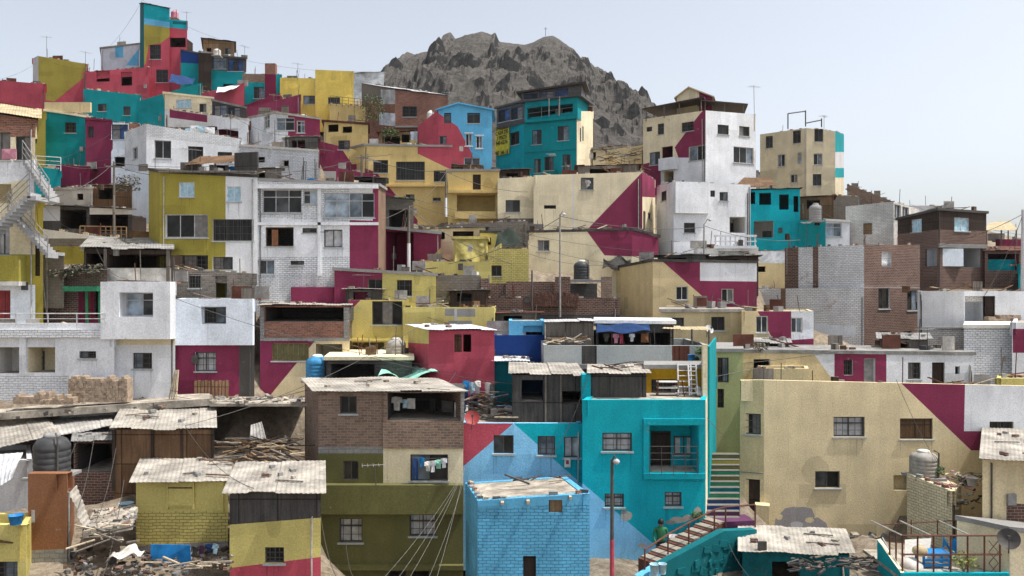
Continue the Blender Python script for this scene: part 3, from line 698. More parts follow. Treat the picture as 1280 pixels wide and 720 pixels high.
H('green roofed stair landing house behind the magenta recess', [(482, 52), (517, 52)], [246, 250], 288, 'c:gwood', back=4, roof='sheet', rm='s:green', over=.2, rise=.3, win=[('R', 486, 262, 512, 284, 'c:dgrey', 2)])
h_yt = H('stacked yellow terrace house with crumbling ledges', [(520, 46.5), (614, 46.5)], 327, 350, 'p:lemon', back=3, roof='flat', par=.15, crumbs=14, win=[])
H('', [(567, 47.2), (608, 47.2)], 299, 329, 'p:lemon', back=3, roof='slab', rm='s:lemon', into=h_yt['root'], part='sheeted_room', roofpart='room_roof')
H('yellow brick terrace wall house with dark tarp above', [(610, 46.8), (661, 46.8)], 311, 346, 'b:lemon', back=3, roof='flat', par=.2, win=[('k', 614, 332, 627, 345)], crumbs=4)
h_unf = H('wide unfinished brick house with stub columns and rebar', [(541, 44.5), (775, 44.5)], [372, 373], 410, 'k:dbrick', back=5, roof='flat', par=.5, rm='d:grey', crumbs=26, rebar=(606, 640, 664, 701, 758),
  paint=[(0, 'c:dgrey', [(540, 393), (780, 393), (780, 415), (540, 415)]), (0, 'c:grey', [(543, 372), (606, 372), (606, 380), (543, 380)])],
  bx=[('brick_column', 601, 348, 611, 373, -.3, .0, 'k:dbrick'), ('brick_column', 632, 352, 640, 373, -.3, .0, 'k:dbrick'), ('brick_column', 694, 346, 713, 373, -.25, .02, 'k:dbrick'), ('brick_column', 752, 346, 765, 373, -.25, .02, 'k:gbrick'), ('back_wall', 543, 345, 601, 373, -.4, -.25, 'c:gwood'), ('back_wall', 611, 354, 632, 373, -.4, -.25, 'k:dbrick'), ('back_wall', 640, 352, 694, 373, -.5, -.35, 'k:dbrick'), ('back_wall', 713, 354, 752, 373, -2.5, -2.35, 'c:dgrey'), ('lintel', 713, 350, 752, 353, -.3, .0, 'c:grey')])
h_cm3 = H('beige and magenta corner house with white upper right band', [(756, 55), (816, 47.5), (946, 47.5)], [338, 327, 329], 398, 'p:cream', roof='slab', rm='d:dgrey', over=.08,
  paint=[(1, 'p:magenta', [(818, 318), (955, 318), (955, 400), (912, 400)]), (1, 'p:white', [(875, 320), (950, 320), (950, 352), (875, 351)])],
  win=[('w', 845, 358, 860, 375), ('w', 902, 361, 917, 378)])
# ---- middle right
h_cm2 = H('low cream and magenta house in front of the wide triangle mural', [(661, 53), (790, 53), (823, 53.6)], [291, 288, 297], 345, 'p:pcream', back=3.4, roof='slab', rm='d:dgrey', over=.15, crumbs=14,
  paint=[(0, 'p:magenta', [(727, 280), (800, 280), (800, 325), (757, 321)]), (1, 'p:magenta', [(788, 280), (830, 280), (830, 322), (788, 320)]), (0, 'p:pcream', [(700, 317), (800, 321), (800, 360), (700, 360)])],
  win=[('g', 672, 300, 687, 314)])
H('cream block house with open black window left of the triangle mural', [(622, 57.8), (668, 57.8)], [223, 221], 300, 'p:pcream', back=4, roof='flat', par=.2, crumbs=8, paint=[(0, 'b:gwood', [(620, 273), (670, 273), (670, 305), (620, 305)])], win=[('k', 632, 250, 650, 265)])
h_cm1 = H('wide cream house painted with a large magenta triangle', [(667, 57), (803, 57), (819, 61)], [219, 215, 225], 300, 'p:pcream', roof='flat', par=.1, crumbs=22,
  paint=[(0, 'p:magenta', [(804, 214), (804, 300), (722, 300), (732, 289)]), (1, 'p:magenta', [(803, 210), (822, 215), (822, 247), (803, 246)]), (0, 'p:offwhite', [(715.5, 214), (717.5, 214), (717.5, 300), (715.5, 300)])],
  win=[('v', 680, 256.5, 695, 261), ('k', 726, 222, 742, 237), ('d', 804, 264, 807, 288), ('k', 810, 266, 814, 274)])
h_or = H('amber house with deep balcony between coral and cream neighbours', [(560, 59), (624, 59)], 214, 285, 'p:amber', back=5, roof='slab', rm='p:grey', over=.12,
  win=[('R', 571, 243, 619, 265, 'p:amber', 1.6), ('d', 591, 218, 601, 237)], bx=[('balcony', 569, 265, 621, 274, 0, .5, 'p:amber'), ('slab', 560.5, 238.5, 622, 242, 0, .55, 'p:amber')])
h_am = H('long amber house with wide windows and magenta stripe', [(430, 66), (456, 62), (564, 62)], [188, 182, 184], 290, 'p:amber', roof='slab', rm='p:grey', over=.12,
  paint=[(1, 'p:coral', [(522, 170), (570, 170), (570, 215), (522, 192)]), (1, 'p:magenta', [(440, 205), (470, 215), (522, 275), (522, 295), (440, 295)])],
  win=[('b', 467, 200, 485, 216), ('b', 495, 202, 531, 225), ('b', 542, 213, 558, 227), ('k', 507, 243, 518, 250), ('k', 541, 247, 551, 251)], bx=[('ledge', 456.5, 231, 563, 233.5, 0, .2, 'p:amber')])
h_cb = H('coral and sky blue gabled house with white framed windows', [(522, 70), (548, 66), (615, 66)], [158, 137, 137], 230, 'p:sky', roof='gable', rm='p:sky',
  gable=(1, [(573, 130)]),
  paint=[(0, 'p:coral', [(515, 100), (549, 120), (549, 240), (515, 240)]), (1, 'p:coral', [(546, 140), (572, 158), (590, 192), (596, 240), (546, 240)])],
  win=[('k', 555, 141, 564, 154), ('k', 584, 141, 600, 154), ('w', 582, 167, 590, 182), ('w', 595, 170, 603, 185), ('k', 549.5, 170, 558, 180), ('w', 580, 197, 600, 213)],
  bx=[('window_surround', 580.6, 165.6, 591.4, 167, 0, .06, 'p:white'), ('window_surround', 580.6, 182.2, 591.4, 183.6, 0, .06, 'p:white'), ('window_surround', 593.6, 168.6, 604.4, 170, 0, .06, 'p:white'), ('window_surround', 593.6, 185.2, 604.4, 186.6, 0, .06, 'p:white')])
h_ban = H('tall teal house with yellow for sale banner and roof terrace', [(620, 73.5), (655, 70), (721, 68), (742, 71)], [154, 148, 139, 139], 225, 'p:teal', roof='flat', par=.15,
  paint=[(0, 'p:turq', [(618, 100), (657, 100), (657, 240), (618, 240)]), (0, 'p:sky', [(618, 140), (657, 140), (636, 164), (618, 172)]), (2, 'p:pcream', [(720.5, 90), (745, 90), (745, 240), (720.5, 240)])],
  win=[('k', 637.5, 165, 649, 181), ('k', 665, 162.5, 677, 180.5), ('k', 697, 157.5, 711, 175.5), ('k', 668, 198.5, 676, 216), ('k', 680.5, 196, 692, 213), ('k', 703, 193, 713, 207), ('v', 725, 160, 726.4, 177), ('v', 728, 158, 729.4, 176)],
  bx=[('ledge', 655.5, 188, 720.5, 188.8, 0, .06, 'p:teal')])
H('', [(656, 69.6), (722, 67.8)], [128, 121], 148, 'p:teal', back=3.4, roof='slab', rm='m:dgrey', over=.5, into=h_ban['root'], part='terrace_room', roofpart='canopy',
  win=[('R', 659, 132, 716, 147, 'p:dteal', 2.6)], bx=[('terrace_post', 688, 124, 688.8, 147, .4, .48, 'm:grey'), ('terrace_post', 701, 122, 701.8, 146, .4, .48, 'm:grey')])
H('', [(652, 71), (727, 70)], [117, 105], 128, 'm:dgrey', back=3.0, roof='slab', rm='m:dbrown', over=.5, into=h_ban['root'], part='glazed_storey', roofpart='top_canopy',
  win=[('n', 655, 117, 672, 127), ('n', 674, 114, 692, 125), ('n', 694, 111, 710, 123)])
H('', [(621, 72.5), (656, 69.9)], [136, 127], 154, 'm:dgrey', back=3.4, roof='slab', rm='m:dgrey', over=.25, into=h_ban['root'], part='dark_glazed_room', roofpart='room_roof', win=[('n', 623, 137, 637, 152), ('n', 639, 134, 653, 149)])
h_tower3 = H('tall cream, magenta and white house under a dark roof canopy', [(804, 68), (882, 64), (945, 66)], [149, 138, 143], 240, 'p:pcream', roof='flat', par=.9,
  paint=[(1, 'p:white', [(881, 100), (950, 100), (950, 250), (881, 250)]), (0, 'p:magenta', [(884, 130), (884, 197), (848, 197), (840, 175), (875, 142)]), (0, 'p:white', [(826, 197), (884, 197), (884, 250), (826, 250)]), (0, 'p:magenta', [(800, 206), (826, 200), (826, 250), (800, 250)])],
  win=[('b', 808, 158.5, 815, 164.5), ('k', 822, 154.5, 830, 168), ('b', 852, 152.5, 867, 164), ('k', 897, 156, 911, 168), ('k', 924, 158, 937, 170), ('g', 861, 181.5, 892, 200), ('g', 917, 184, 942, 204), ('R', 827, 183, 841, 203, 'p:dmagenta', 2), ('k', 812, 190, 825, 206), ('R', 830, 214, 842, 227, 'p:pcream', 1.5)],
  bx=[('balcony', 827, 198, 848, 213, 0, .5, 'p:white')])
H('', [(846, 67.5), (890, 66.6)], [122, 121], 141, 'p:pcream', back=3, roof='gable', rm='p:pcream', gable=(0, [(861, 110)]), into=h_tower3['root'], part='roof_room', roofpart='gable_roof', paint=[(0, 'p:magenta', [(874, 100), (895, 100), (895, 145), (874, 145)])])
h_cliff = H('tall pale yellow house standing alone on the right skyline', [(950, 77), (1008, 74), (1044, 74), (1055, 79)], [168, 160, 164, 168], 252, 'b:pcream', roof='flat', par=.4, crumbs=12,
  paint=[(2, 'p:teal', [(1044, 100), (1060, 100), (1060, 190), (1044, 190)]), (2, 'p:teal', [(1044, 210), (1060, 210), (1060, 222), (1044, 222)]), (2, 'p:palegrey', [(1044, 190), (1060, 190), (1060, 210), (1044, 210)])],
  win=[('k', 957, 170, 966, 185), ('k', 991, 163, 1001, 179), ('k', 1018, 161, 1029, 177), ('g', 972, 193, 981, 208), ('G', 997, 190.5, 1002, 205), ('g', 1017, 192, 1028, 206), ('k', 1016, 217.5, 1027, 232), ('g', 988, 218, 997, 228)])
h_wt = H('white house with cantilevered front beneath the tall magenta striped house', [(821, 60), (842, 56), (938, 57)], [234, 227, 231], 330, 'p:white', roof='flat', par=.25, crumbs=10,
  win=[('k', 826, 239, 833, 251), ('k', 855, 278.5, 869, 291), ('o', 863, 230.5, 876, 237), ('k', 888, 238, 894, 246), ('k', 899.5, 240, 910, 251), ('R', 912, 271, 932, 291, 'p:offwhite', 2, [('d', 913, 279, 916, 290), ('k', 928, 282, 932, 289)])],
  bx=[('overhang', 842.5, 228, 885, 267, 0, .3, 'p:white')])
h_tl = H('turquoise house with pillared upper gallery and open ground floor', [(930, 60.5), (1000, 59.5)], [238, 236], 312, 'p:turq', back=5, roof='sheet', rm='s:rustred', over=.3, rise=.4,
  win=[('R', 936, 240, 944, 255, 'p:dteal', 2), ('R', 949, 241, 964, 256, 'p:dteal', 2), ('R', 974, 243, 986, 262, 'p:dteal', 2), ('R', 992, 245, 998, 265, 'p:dteal', 2), ('R', 942, 276, 967, 297, 'p:offwhite', 2, [('k', 953, 289, 964, 297)]), ('k', 981, 292, 987, 300)])
H('turquoise box house with bay window beside a round concrete tank', [(999, 59), (1032, 58.5)], [275, 274], 318, 'p:teal', back=4, roof='flat', par=.1, win=[('k', 1018, 277.5, 1025, 282)])
H('low white house with broad bay of grey glass', [(1030, 58.8), (1062, 58.8)], [276, 278], 318, 'p:white', back=4, roof='slab', rm='p:offwhite', over=.12, win=[('G', 1032, 279, 1052, 296)])
H('white shed with sloping top and a row of side windows', [(1057, 62), (1117, 60), (1150, 64)], [258, 252, 262], 320, 'b:offwhite', roof='flat', par=.2, crumbs=6, win=[('p', 1079, 279, 1090, 293), ('w', 1118, 256, 1126, 273), ('w', 1128, 259, 1136, 273)])
H('brown brick house end sloping down toward the white shed', [(1059, 71), (1119, 70)], [230, 253], 275, 'k:gbrick', back=4, roof='flat', par=.1, crumbs=8)
H('grey stone yard wall house below the lone yellow skyline house', [(1038, 67), (1075, 67)], [244, 246], 285, 'c:gwood', back=4, roof='flat', par=.1, crumbs=10, win=[('l', 1073, 249, 1080, 256)])
H('pale distant house behind the brown timber house', [(1132, 72), (1175, 72)], [257, 257], 290, 'p:palegrey', back=5, roof='flat', par=.2)
H('ruined cream yard house with broken walls between two tall houses', [(741, 73), (806, 71)], [190, 181], 235, 'p:beige', back=3, roof='none', par=1.5, crumbs=20, win=[('o', 761, 197, 767, 204), ('o', 792, 199, 799, 207)])
H('small cream store with black opening beside the teal house', [(741, 70.5), (757, 70.5)], 187, 220, 'p:pcream', back=2, roof='slab', rm='p:grey', win=[('o', 741.5, 190, 745, 200)])
H('junk filled balcony house with white balustrade left of turquoise house', [(868, 52), (948, 52)], [311, 309], 335, 'p:offwhite', back=4, roof='flat', par=.05, crumbs=10, win=[('o', 898, 314, 936, 326)])
H('cream lean to with white sheet parapet above unfinished block house', [(945, 55), (986, 55)], 314, 362, 'p:cream', back=3, roof='flat', par=.4, crumbs=8, win=[('o', 947, 333, 957, 340)], paint=[(0, 's:white', [(940, 310), (990, 310), (990, 329), (940, 329)])])
# ---- upper left
h_wl = H('broad white house with two wide windows and cluttered roof edge', [(156, 62), (183, 58), (304, 59.5)], [165, 155, 174], 236, 'b:white', roof='flat', par=.25, crumbs=26,
  paint=[(1, 'p:white', [(180, 170), (310, 186), (310, 250), (180, 250)])],
  win=[('g', 166, 184, 172, 199), ('g', 193, 175.5, 214, 198), ('k', 235, 183, 254, 203), ('b', 272, 190, 290, 203)])
H('pale blue tall wall house below the broad white house', [(154, 59), (189, 56)], [214, 214], 290, 'p:bwhite', back=2.5, roof='flat', par=.05, win=[('o', 173, 270, 178, 285)])
h_wl2 = H('long white wall house with two tiny square openings', [(300, 58), (398, 56.5)], [183, 190], 236, 'b:white', back=5, roof='slab', rm='p:offwhite', over=.1, win=[('o', 322, 196, 331, 203), ('f', 351, 200.5, 361, 208)])
h_wm = H('white and magenta house with sun room windows', [(311, 66), (345, 62), (400, 62)], [148, 142, 150], 200, 'b:white', roof='slab', rm='s:pdust', over=.15,
  paint=[(1, 'p:magenta', [(360, 130), (410, 130), (410, 210), (360, 210)])], win=[('G', 330, 144, 337, 160), ('G', 344, 147, 368, 163), ('G', 371, 151, 381, 166), ('k', 375, 183, 386, 193)])
h_mh = H('dark magenta house end beside the long amber house', [(397, 63.5), (456, 63.5)], [176, 190], 250, 'p:magenta', back=4, roof='flat', par=.1, paint=[(0, 'p:amber', [(413, 165), (460, 165), (460, 205), (440, 205)]), (0, 'p:palegrey', [(402, 214), (420, 214), (420, 225), (402, 225)])], win=[('b', 423, 175.5, 437, 187)])
H('magenta shelf house with white sheet on its low roof', [(420, 60), (466, 60)], [210, 218], 245, 'p:magenta', back=3, roof='flat', par=.1, crumbs=6)
h_terr2 = H('white terrace house with magenta balustrade and blue window frames', [(206, 68.5), (310, 67)], [136, 150], 180, 'p:offwhite', back=5, roof='flat', par=.5, crumbs=14,
  paint=[(0, 'p:magenta', [(212, 137), (259, 144), (259, 153), (212, 147)])])
H('', [(206, 70), (266, 69.5)], [117, 124], 142, 'p:pcream', back=3.5, roof='slab', rm='p:pcream', over=.2, into=h_terr2['root'], part='upper_room', roofpart='room_roof', win=[('l', 220, 124, 239, 135), ('k', 249, 129.5, 258, 140)])
H('', [(265, 69.5), (308, 69)], [126, 136], 150, 'c:dgrey', back=3, roof='slab', rm='s:grey', over=.1, into=h_terr2['root'], part='dark_room', roofpart='dark_roof', win=[('n', 267, 131, 283, 146), ('n', 285, 134, 300, 147)])
H('white end room with tied posts above the long white wall', [(266, 64), (309, 63.5)], [145, 151], 186, 'p:white', back=3, roof='flat', par=.4, crumbs=6, win=[('R', 272, 161, 298, 173, 'p:dmagenta', 1.5)])
h_tealdiag = H('teal stepped wall house climbing below the coral tower', [(174, 77), (252, 75)], [126, 103], 165, 'p:teal', back=4, roof='flat', par=.1)
h_top = H('tall coral, olive and teal tower house on the upper left summit', [(175, 91), (180, 88), (212, 88)], [4.5, 4.5, 11], 125, 'p:coral', roof='sheet', rm='m:dbrown', over=.3,
  paint=[(1, 'p:olive', [(178, 26), (214, 32), (214, 44), (201, 54), (178, 58)]), (1, 'p:turq', [(178, -5), (240, -5), (240, 36), (178, 25)]), (1, 'p:sky', [(178, 22), (214, 28), (214, 35), (178, 30)]), (0, 'p:dteal', [(170, -5), (182, -5), (182, 140), (170, 140)]), (1, 'p:olive', [(178, 54), (186, 54), (182, 80), (178, 82)])],
  win=[('b', 187, 56, 201, 74), ('b', 195, 87, 210, 103)])
H('', [(211, 88.3), (234, 88.3)], [24, 26], 125, 'p:coral', back=4, roof='flat', par=.5, into=h_top['root'], part='lower_wing', roofpart='wing_roof', paint=[(0, 'p:turq', [(208, 15), (238, 15), (238, 37), (208, 34)]), (0, 'p:dteal', [(216, 26), (233, 28), (233, 31), (216, 30)])], win=[('R', 212, 47, 232, 59, 'w:dbrown', 2)])
H('blue and teal annex house clinging to the coral tower', [(226, 87), (251, 87)], [63, 68], 125, 'p:teal', back=4, roof='slab', rm='m:dgrey', over=.1, paint=[(0, 'p:royal', [(220, 60), (255, 60), (255, 80), (220, 78)])])
H('whitewashed block house on the skyline left of the tower', [(126, 93), (177, 92)], [61, 55], 100, 'b:bwhite', back=5, roof='slab', rm='s:grey', over=.15, paint=[(0, 'p:sky', [(144, 57), (154, 57), (154, 72), (144, 72)]), (0, 'p:sky', [(174, 60), (174, 82), (157, 82)])])
h_ol = H('olive over coral block house at the far left skyline', [(41, 90), (48, 86), (109, 86)], [73, 70, 80], 145, 'p:coral', roof='flat', par=.2, paint=[(1, 'p:olive', [(40, 60), (115, 60), (106, 96), (68, 127), (40, 122)]), (0, 'p:palegrey', [(40, 60), (49, 60), (49, 110), (40, 104)])], crumbs=6)
h_co = H('long coral house with two square black window holes', [(104, 84.5), (186, 84)], [90, 84], 130, 'p:coral', back=5, roof='flat', par=.3, crumbs=16, win=[('o', 120, 88, 137, 102), ('o', 151, 90, 165, 107)], rebar=(110, 172))
H('deep teal house under the long coral house', [(104, 80), (177, 80)], [111, 119], 165, 'p:teal', back=3.5, roof='flat', par=.1, crumbs=8, win=[('b', 122, 130, 133, 139), ('k', 154, 133, 163, 144)])
H('coral house with rubble strewn top at the left edge', [(-20, 78), (57, 77)], [99, 105], 160, 'p:coral', back=5, roof='flat', par=.3, crumbs=12)
h_tlh = H('faded teal house with cream roof lip on the left slope', [(56, 66), (112, 66)], [139, 148], 205, 'p:teal', back=5, roof='slab', rm='p:pcream', over=.2, win=[('b', 81, 153, 95, 166)], bx=[('fascia', 56, 128, 113, 140, -.2, .06, 'p:cream')])
H('olive strip house squeezed between brick house and teal house', [(44, 64), (57, 64)], [138, 140], 240, 'p:olive', back=3, roof='flat', par=.1)
h_dm = H('dark magenta house with a wide shuttered balcony', [(107, 64), (140, 64)], [150, 152], 245, 'p:magenta', back=5, roof='slab', rm='p:dmagenta', over=.12, crumbs=8, win=[('k', 110, 158, 117, 172)])
H('magenta brick ended house with navy balcony shutters', [(139, 63.4), (175, 63.4)], [153, 155], 240, 'p:bwhite', back=4, roof='flat', par=.3, crumbs=10, paint=[(0, 'p:magenta', [(135, 150), (161, 150), (141, 186), (141, 245), (135, 245)]), (0, 'k:brick', [(161, 150), (180, 150), (180, 172), (161, 172)])], win=[('n', 137, 155.5, 160, 174), ('o', 143, 196, 156, 208)])
H('magenta lower wall house above the dark porch', [(70, 62), (112, 62)], [206, 208], 250, 'p:dmagenta', back=3, roof='flat', par=.1, crumbs=8)
H('teal low wall house with white pipe rails', [(44, 60), (76, 60)], [208, 212], 250, 'p:teal', back=3, roof='flat', par=.1, crumbs=4)
h_sh1 = H('timber shack with two black windows on the skyline', [(254, 90), (293, 90)], [48, 53], 85, 'w:wood', back=4, roof='sheet', rm='m:dgrey', over=.35, win=[('o', 258, 60, 264, 70), ('k', 281, 60, 288, 68)])
h_dk = H('teal house with black glazed top floor on the skyline', [(263, 86), (307, 86)], [70, 74], 130, 'm:dgrey', back=5, roof='slab', rm='m:dgrey', over=.2, paint=[(0, 'p:teal', [(260, 87), (310, 91), (310, 140), (260, 140)])], win=[('n', 266, 72, 283, 86), ('n', 285, 74, 304, 89), ('o', 279, 105, 291, 110)])
H('brown brick store house squeezed beside the black glazed floor', [(248, 85.5), (264, 85.5)], [66, 67], 120, 'w:dbrown', back=4, roof='slab', rm='s:grey', over=.1, crumbs=3)
H('coral sloping house front with white awning below the black glazed house', [(246, 80), (305, 80)], [118, 104], 145, 'p:coral', back=4, roof='flat', par=.1, crumbs=8)
h_tb = H('teal and magenta house topped with brown brick on the skyline', [(303, 84), (352, 84)], [92, 93], 150, 'p:teal', back=5, roof='flat', par=.3, rebar=(318,), crumbs=5, paint=[(0, 'k:gbrick', [(300, 85), (331, 85), (331, 103), (300, 103)]), (0, 'p:dmagenta', [(331, 85), (345, 85), (345, 130), (331, 130)]), (0, 'p:magenta', [(300, 134), (331, 122), (352, 115), (358, 150), (300, 150)])], win=[('b', 317, 108.5, 330, 123)], bx=[('chimney', 331, 79, 344, 97, -.7, -.02, 'k:brick')])
h_mr = H('magenta ramp walled house left of the yellow skyline house', [(308, 79), (376, 79)], [135, 118], 165, 'p:magenta', back=3, roof='flat', par=.1, crumbs=6)
h_yl = H('yellow skyline house with stepped top and two black windows', [(350, 83), (396, 83)], [97, 98], 165, 'p:yellow', back=6, roof='flat', par=.3, crumbs=6, rebar=(372,), paint=[(0, 'p:magenta', [(345, 112), (377, 150), (377, 170), (345, 170)])], win=[('k', 379, 119.5, 394, 130)])
H('', [(394, 82.9), (442, 82.9)], [87, 89], 165, 'p:yellow', back=6, roof='flat', par=.3, into=h_yl['root'], part='taller_wing', roofpart='wing_roof', win=[('k', 410, 121.5, 425, 130)])
H('yellow balcony house with railed lower terrace', [(412, 80), (460, 79.5)], [129, 134], 185, 'p:amber', back=4, roof='flat', par=.6, crumbs=6, win=[])
H('ochre house with black window slot under the yellow balcony', [(405, 73), (460, 72)], [152, 156], 200, 'p:amber', back=4, roof='slab', rm='s:rustred', over=.25, win=[('o', 410, 155.5, 423, 165), ('o', 428, 158, 440, 166)])
h_bk = H('brown brick house with grey panels under the rocky peak', [(452, 80), (494, 76), (560, 76)], [104, 112, 120], 175, 'k:brick', roof='sheet', rm='s:palegrey', over=.25, rise=.3, paint=[(0, 'p:gwood', [(440, 90), (496, 90), (496, 127), (440, 127)]), (0, 's:palegrey', [(476, 112), (495, 112), (495, 130), (476, 130)]), (0, 's:bwhite', [(474, 140), (495, 142), (495, 158), (474, 156)])], win=[('b', 503, 133, 521, 146)], bx=[('ledge', 494.5, 158, 559, 160, 0, .3, 'p:grey')])
H('timber and sheet lean to under the brown brick house', [(474, 71), (524, 71)], [166, 164], 196, 'w:wood', back=4, roof='sheet', rm='s:rustred', over=.35, rise=.4, win=[('R', 478, 170, 500, 184, 'w:dbrown', 2), ('R', 502, 168, 512, 178, 'w:dbrown', 2)], paint=[(0, 's:bwhite', [(513, 160), (524, 160), (524, 176), (513, 176)]), (0, 'p:amber', [(500, 176), (530, 174), (530, 200), (500, 200)])])
H('small blue sheet roofed house at the foot of the rock', [(440, 92), (480, 92)], [92, 90], 125, 's:bwhite', back=4, roof='sheet', rm='s:bwhite', over=.2, rise=.3)
# ---- dark sheds in the middle left gap
h_dark1 = H('dark porch shed with white board wall and timber rail', [(50, 50), (165, 50)], [256, 262], 300, 'w:dgrey', back=4, roof='sheet', rm='s:grey', rise=.4, over=.4,
  win=[('R', 76, 262, 108, 286, 'w:dbrown', 2.5), ('R', 112, 268, 160, 290, 'w:dbrown', 2.5)], paint=[(0, 'p:palegrey', [(45, 250), (75, 250), (75, 276), (45, 276)]), (0, 'p:offwhite', [(112, 256), (165, 256), (165, 268), (112, 268)])])
H('low white parapet house below the dark porch', [(52, 47), (130, 47)], [286, 296], 330, 'p:offwhite', back=3, roof='flat', par=.15, crumbs=8, paint=[(0, 'c:gwood', [(50, 298), (140, 298), (140, 310), (50, 310)]), (0, 'p:olive', [(50, 308), (140, 308), (140, 340), (50, 340)])])
h_open = H('open timber shelter with torn white awning and boarded parapet', [(105, 41), (214, 41)], [311, 313], 356, 'w:dbrown', back=5, roof='sheet', rm='s:grey', over=.3, rise=.9,
  win=[('R', 108, 317, 132, 350, 'w:dbrown', 3), ('R', 136, 318, 208, 335, 'w:dbrown', 3)], paint=[(0, 's:offwhite', [(134, 335), (220, 335), (220, 360), (134, 360)])], bx=[('post', 131, 311, 134, 356, 0, .12, 'w:gwood'), ('post', 209, 311, 213, 356, 0, .12, 'w:gwood')])
H('rust brown tin store beside the big olive house', [(162, 46), (188, 46)], [288, 290], 315, 's:brown', back=3, roof='flat', par=.05)
H('grey block stub house with broken brick infill under the olive post', [(54, 40), (80, 40)], [318, 320], 345, 'c:gwood', back=2.5, roof='slab', rm='p:white', over=.15)
H('rough grey stone retaining wall house below the amber balcony', [(556, 53), (660, 53)], [281, 276], 335, 'c:gwood', back=3, roof='flat', par=.1, crumbs=14)
H('ragged concrete ledge house under the yellow terraces', [(540, 45.6), (600, 45.6)], 344, 372, 'c:grey', back=2, roof='flat', par=.1, crumbs=6)
for xs, y0, y1, D, wl, rm_, lab in (((822, 882), 319, 338, 49.0, 'w:dgrey', 's:grey', 'low dark lean to behind the beige and magenta corner house'), ((884, 948), 321, 338, 49.8, 'w:dbrown', 's:grey', 'black boarded lean to under the junk balcony'), ((626, 662), 213, 228, 59.5, 'w:dbrown', 's:grey', 'black sheet lean to left on the cream mural roof'),
    ((722, 798), 208, 222, 62, 'w:gwood', 's:rustred', 'ragged scrap lean to along the cream mural roof'), ((1000, 1042), 247, 262, 64, 'w:brown', 's:rustred', 'rusty shanty above the concrete tank'), ((440, 482), 222, 238, 50, 'w:dgrey', 's:grey', 'dark shanty behind the right gallery end'),
    ((300, 352), 212, 226, 50, 'w:gwood', 's:tin', 'grey board shanty behind the gallery roof'), ((432, 478), 362, 376, 41.8, 'w:dgrey', 's:pdust', 'low patched shanty above the large dark window'), ((562, 608), 364, 378, 43.2, 'w:dbrown', 's:grey', 'dark lean to before the unfinished brick wall'),
    ((618, 676), 392, 404, 41.5, 'c:dgrey', 's:rustred', 'dark rusty lean to above the royal blue house'), ((945, 985), 428, 444, 39.5, 'w:dgrey', 's:grey', 'dark scrap lean to behind the cream row end'), ((1100, 1160), 425, 442, 39.6, 'w:gwood', 's:grey', 'grey board lean to above the row doors'),
    ((112, 165), 232, 250, 58, 'w:brown', 's:grey', 'brown shanty beneath the dark magenta house'), ((208, 268), 160, 172, 63, 'w:gwood', 's:rustred', 'rusty shanty on the broad white house roof'), ((356, 398), 172, 188, 60.5, 'w:dgrey', 's:tin', 'dark shed between sun room house and white wall'), ((548, 600), 206, 216, 62.5, 'w:brown', 's:grey', 'brown lean to above the amber balcony house')):
    H(lab, [(xs[0], D), (xs[1], D)], [y0, y0 + random.uniform(-2, 2)], y1, wl, back=2.2, roof='sheet', rm=rm_, over=.3, rise=random.uniform(-.2, .3), anchor=False, win=[('R', xs[0] + (xs[1] - xs[0]) * .2, y0 + 3, xs[0] + (xs[1] - xs[0]) * .6, y1 - 1, 'w:dbrown', 1.6)])
H('dark teal sheet shed between coral house and timber storey', [(617, 36.2), (660, 36.2)], 452, 512, 'p:dteal', back=2, roof='sheet', rm='s:bwhite', over=.15, anchor=False)
H('low cream stone hut between dark porch and magenta wall', [(66, 55), (116, 55)], [238, 236], 262, 'p:dust', back=3, roof='slab', rm='d:dust', over=.1, crumbs=10, win=[('o', 96, 242, 104, 250)])
H('ragged yellow cream wall house beside the dark green tarpaulin', [(600, 50), (626, 50)], [291, 292], 320, 'p:lemon', back=3, roof='slab', rm='d:dgrey', over=.1, win=[('k', 606, 297, 614, 306)])
H('long cream shed under the amber balcony', [(522, 51.5), (606, 51.5)], [287, 284], 330, 'p:beige', back=3, roof='sheet', rm='s:grey', over=.3, rise=.1, win=[('o', 545, 290, 556, 299), ('R', 566, 289, 592, 300, 'w:dbrown', 2)])
# ================================================================== loose things
def rnd(a, b): return random.uniform(a, b)
ALL = {}
def dup(root, loc, rz=0.0, label=None, sc=None):
    """a copy of a thing with copies of its parts and sub-parts"""
    r = root.copy(); COL.objects.link(r); r.location = loc; r.rotation_euler = (0, 0, rz)
    if sc: r.scale = sc
    if label: r['label'] = label
    for ch in list(root.children):
        c = ch.copy(); COL.objects.link(c); c.parent = r
        for g in ch.children:
            d = g.copy(); COL.objects.link(d); d.parent = c
    return r

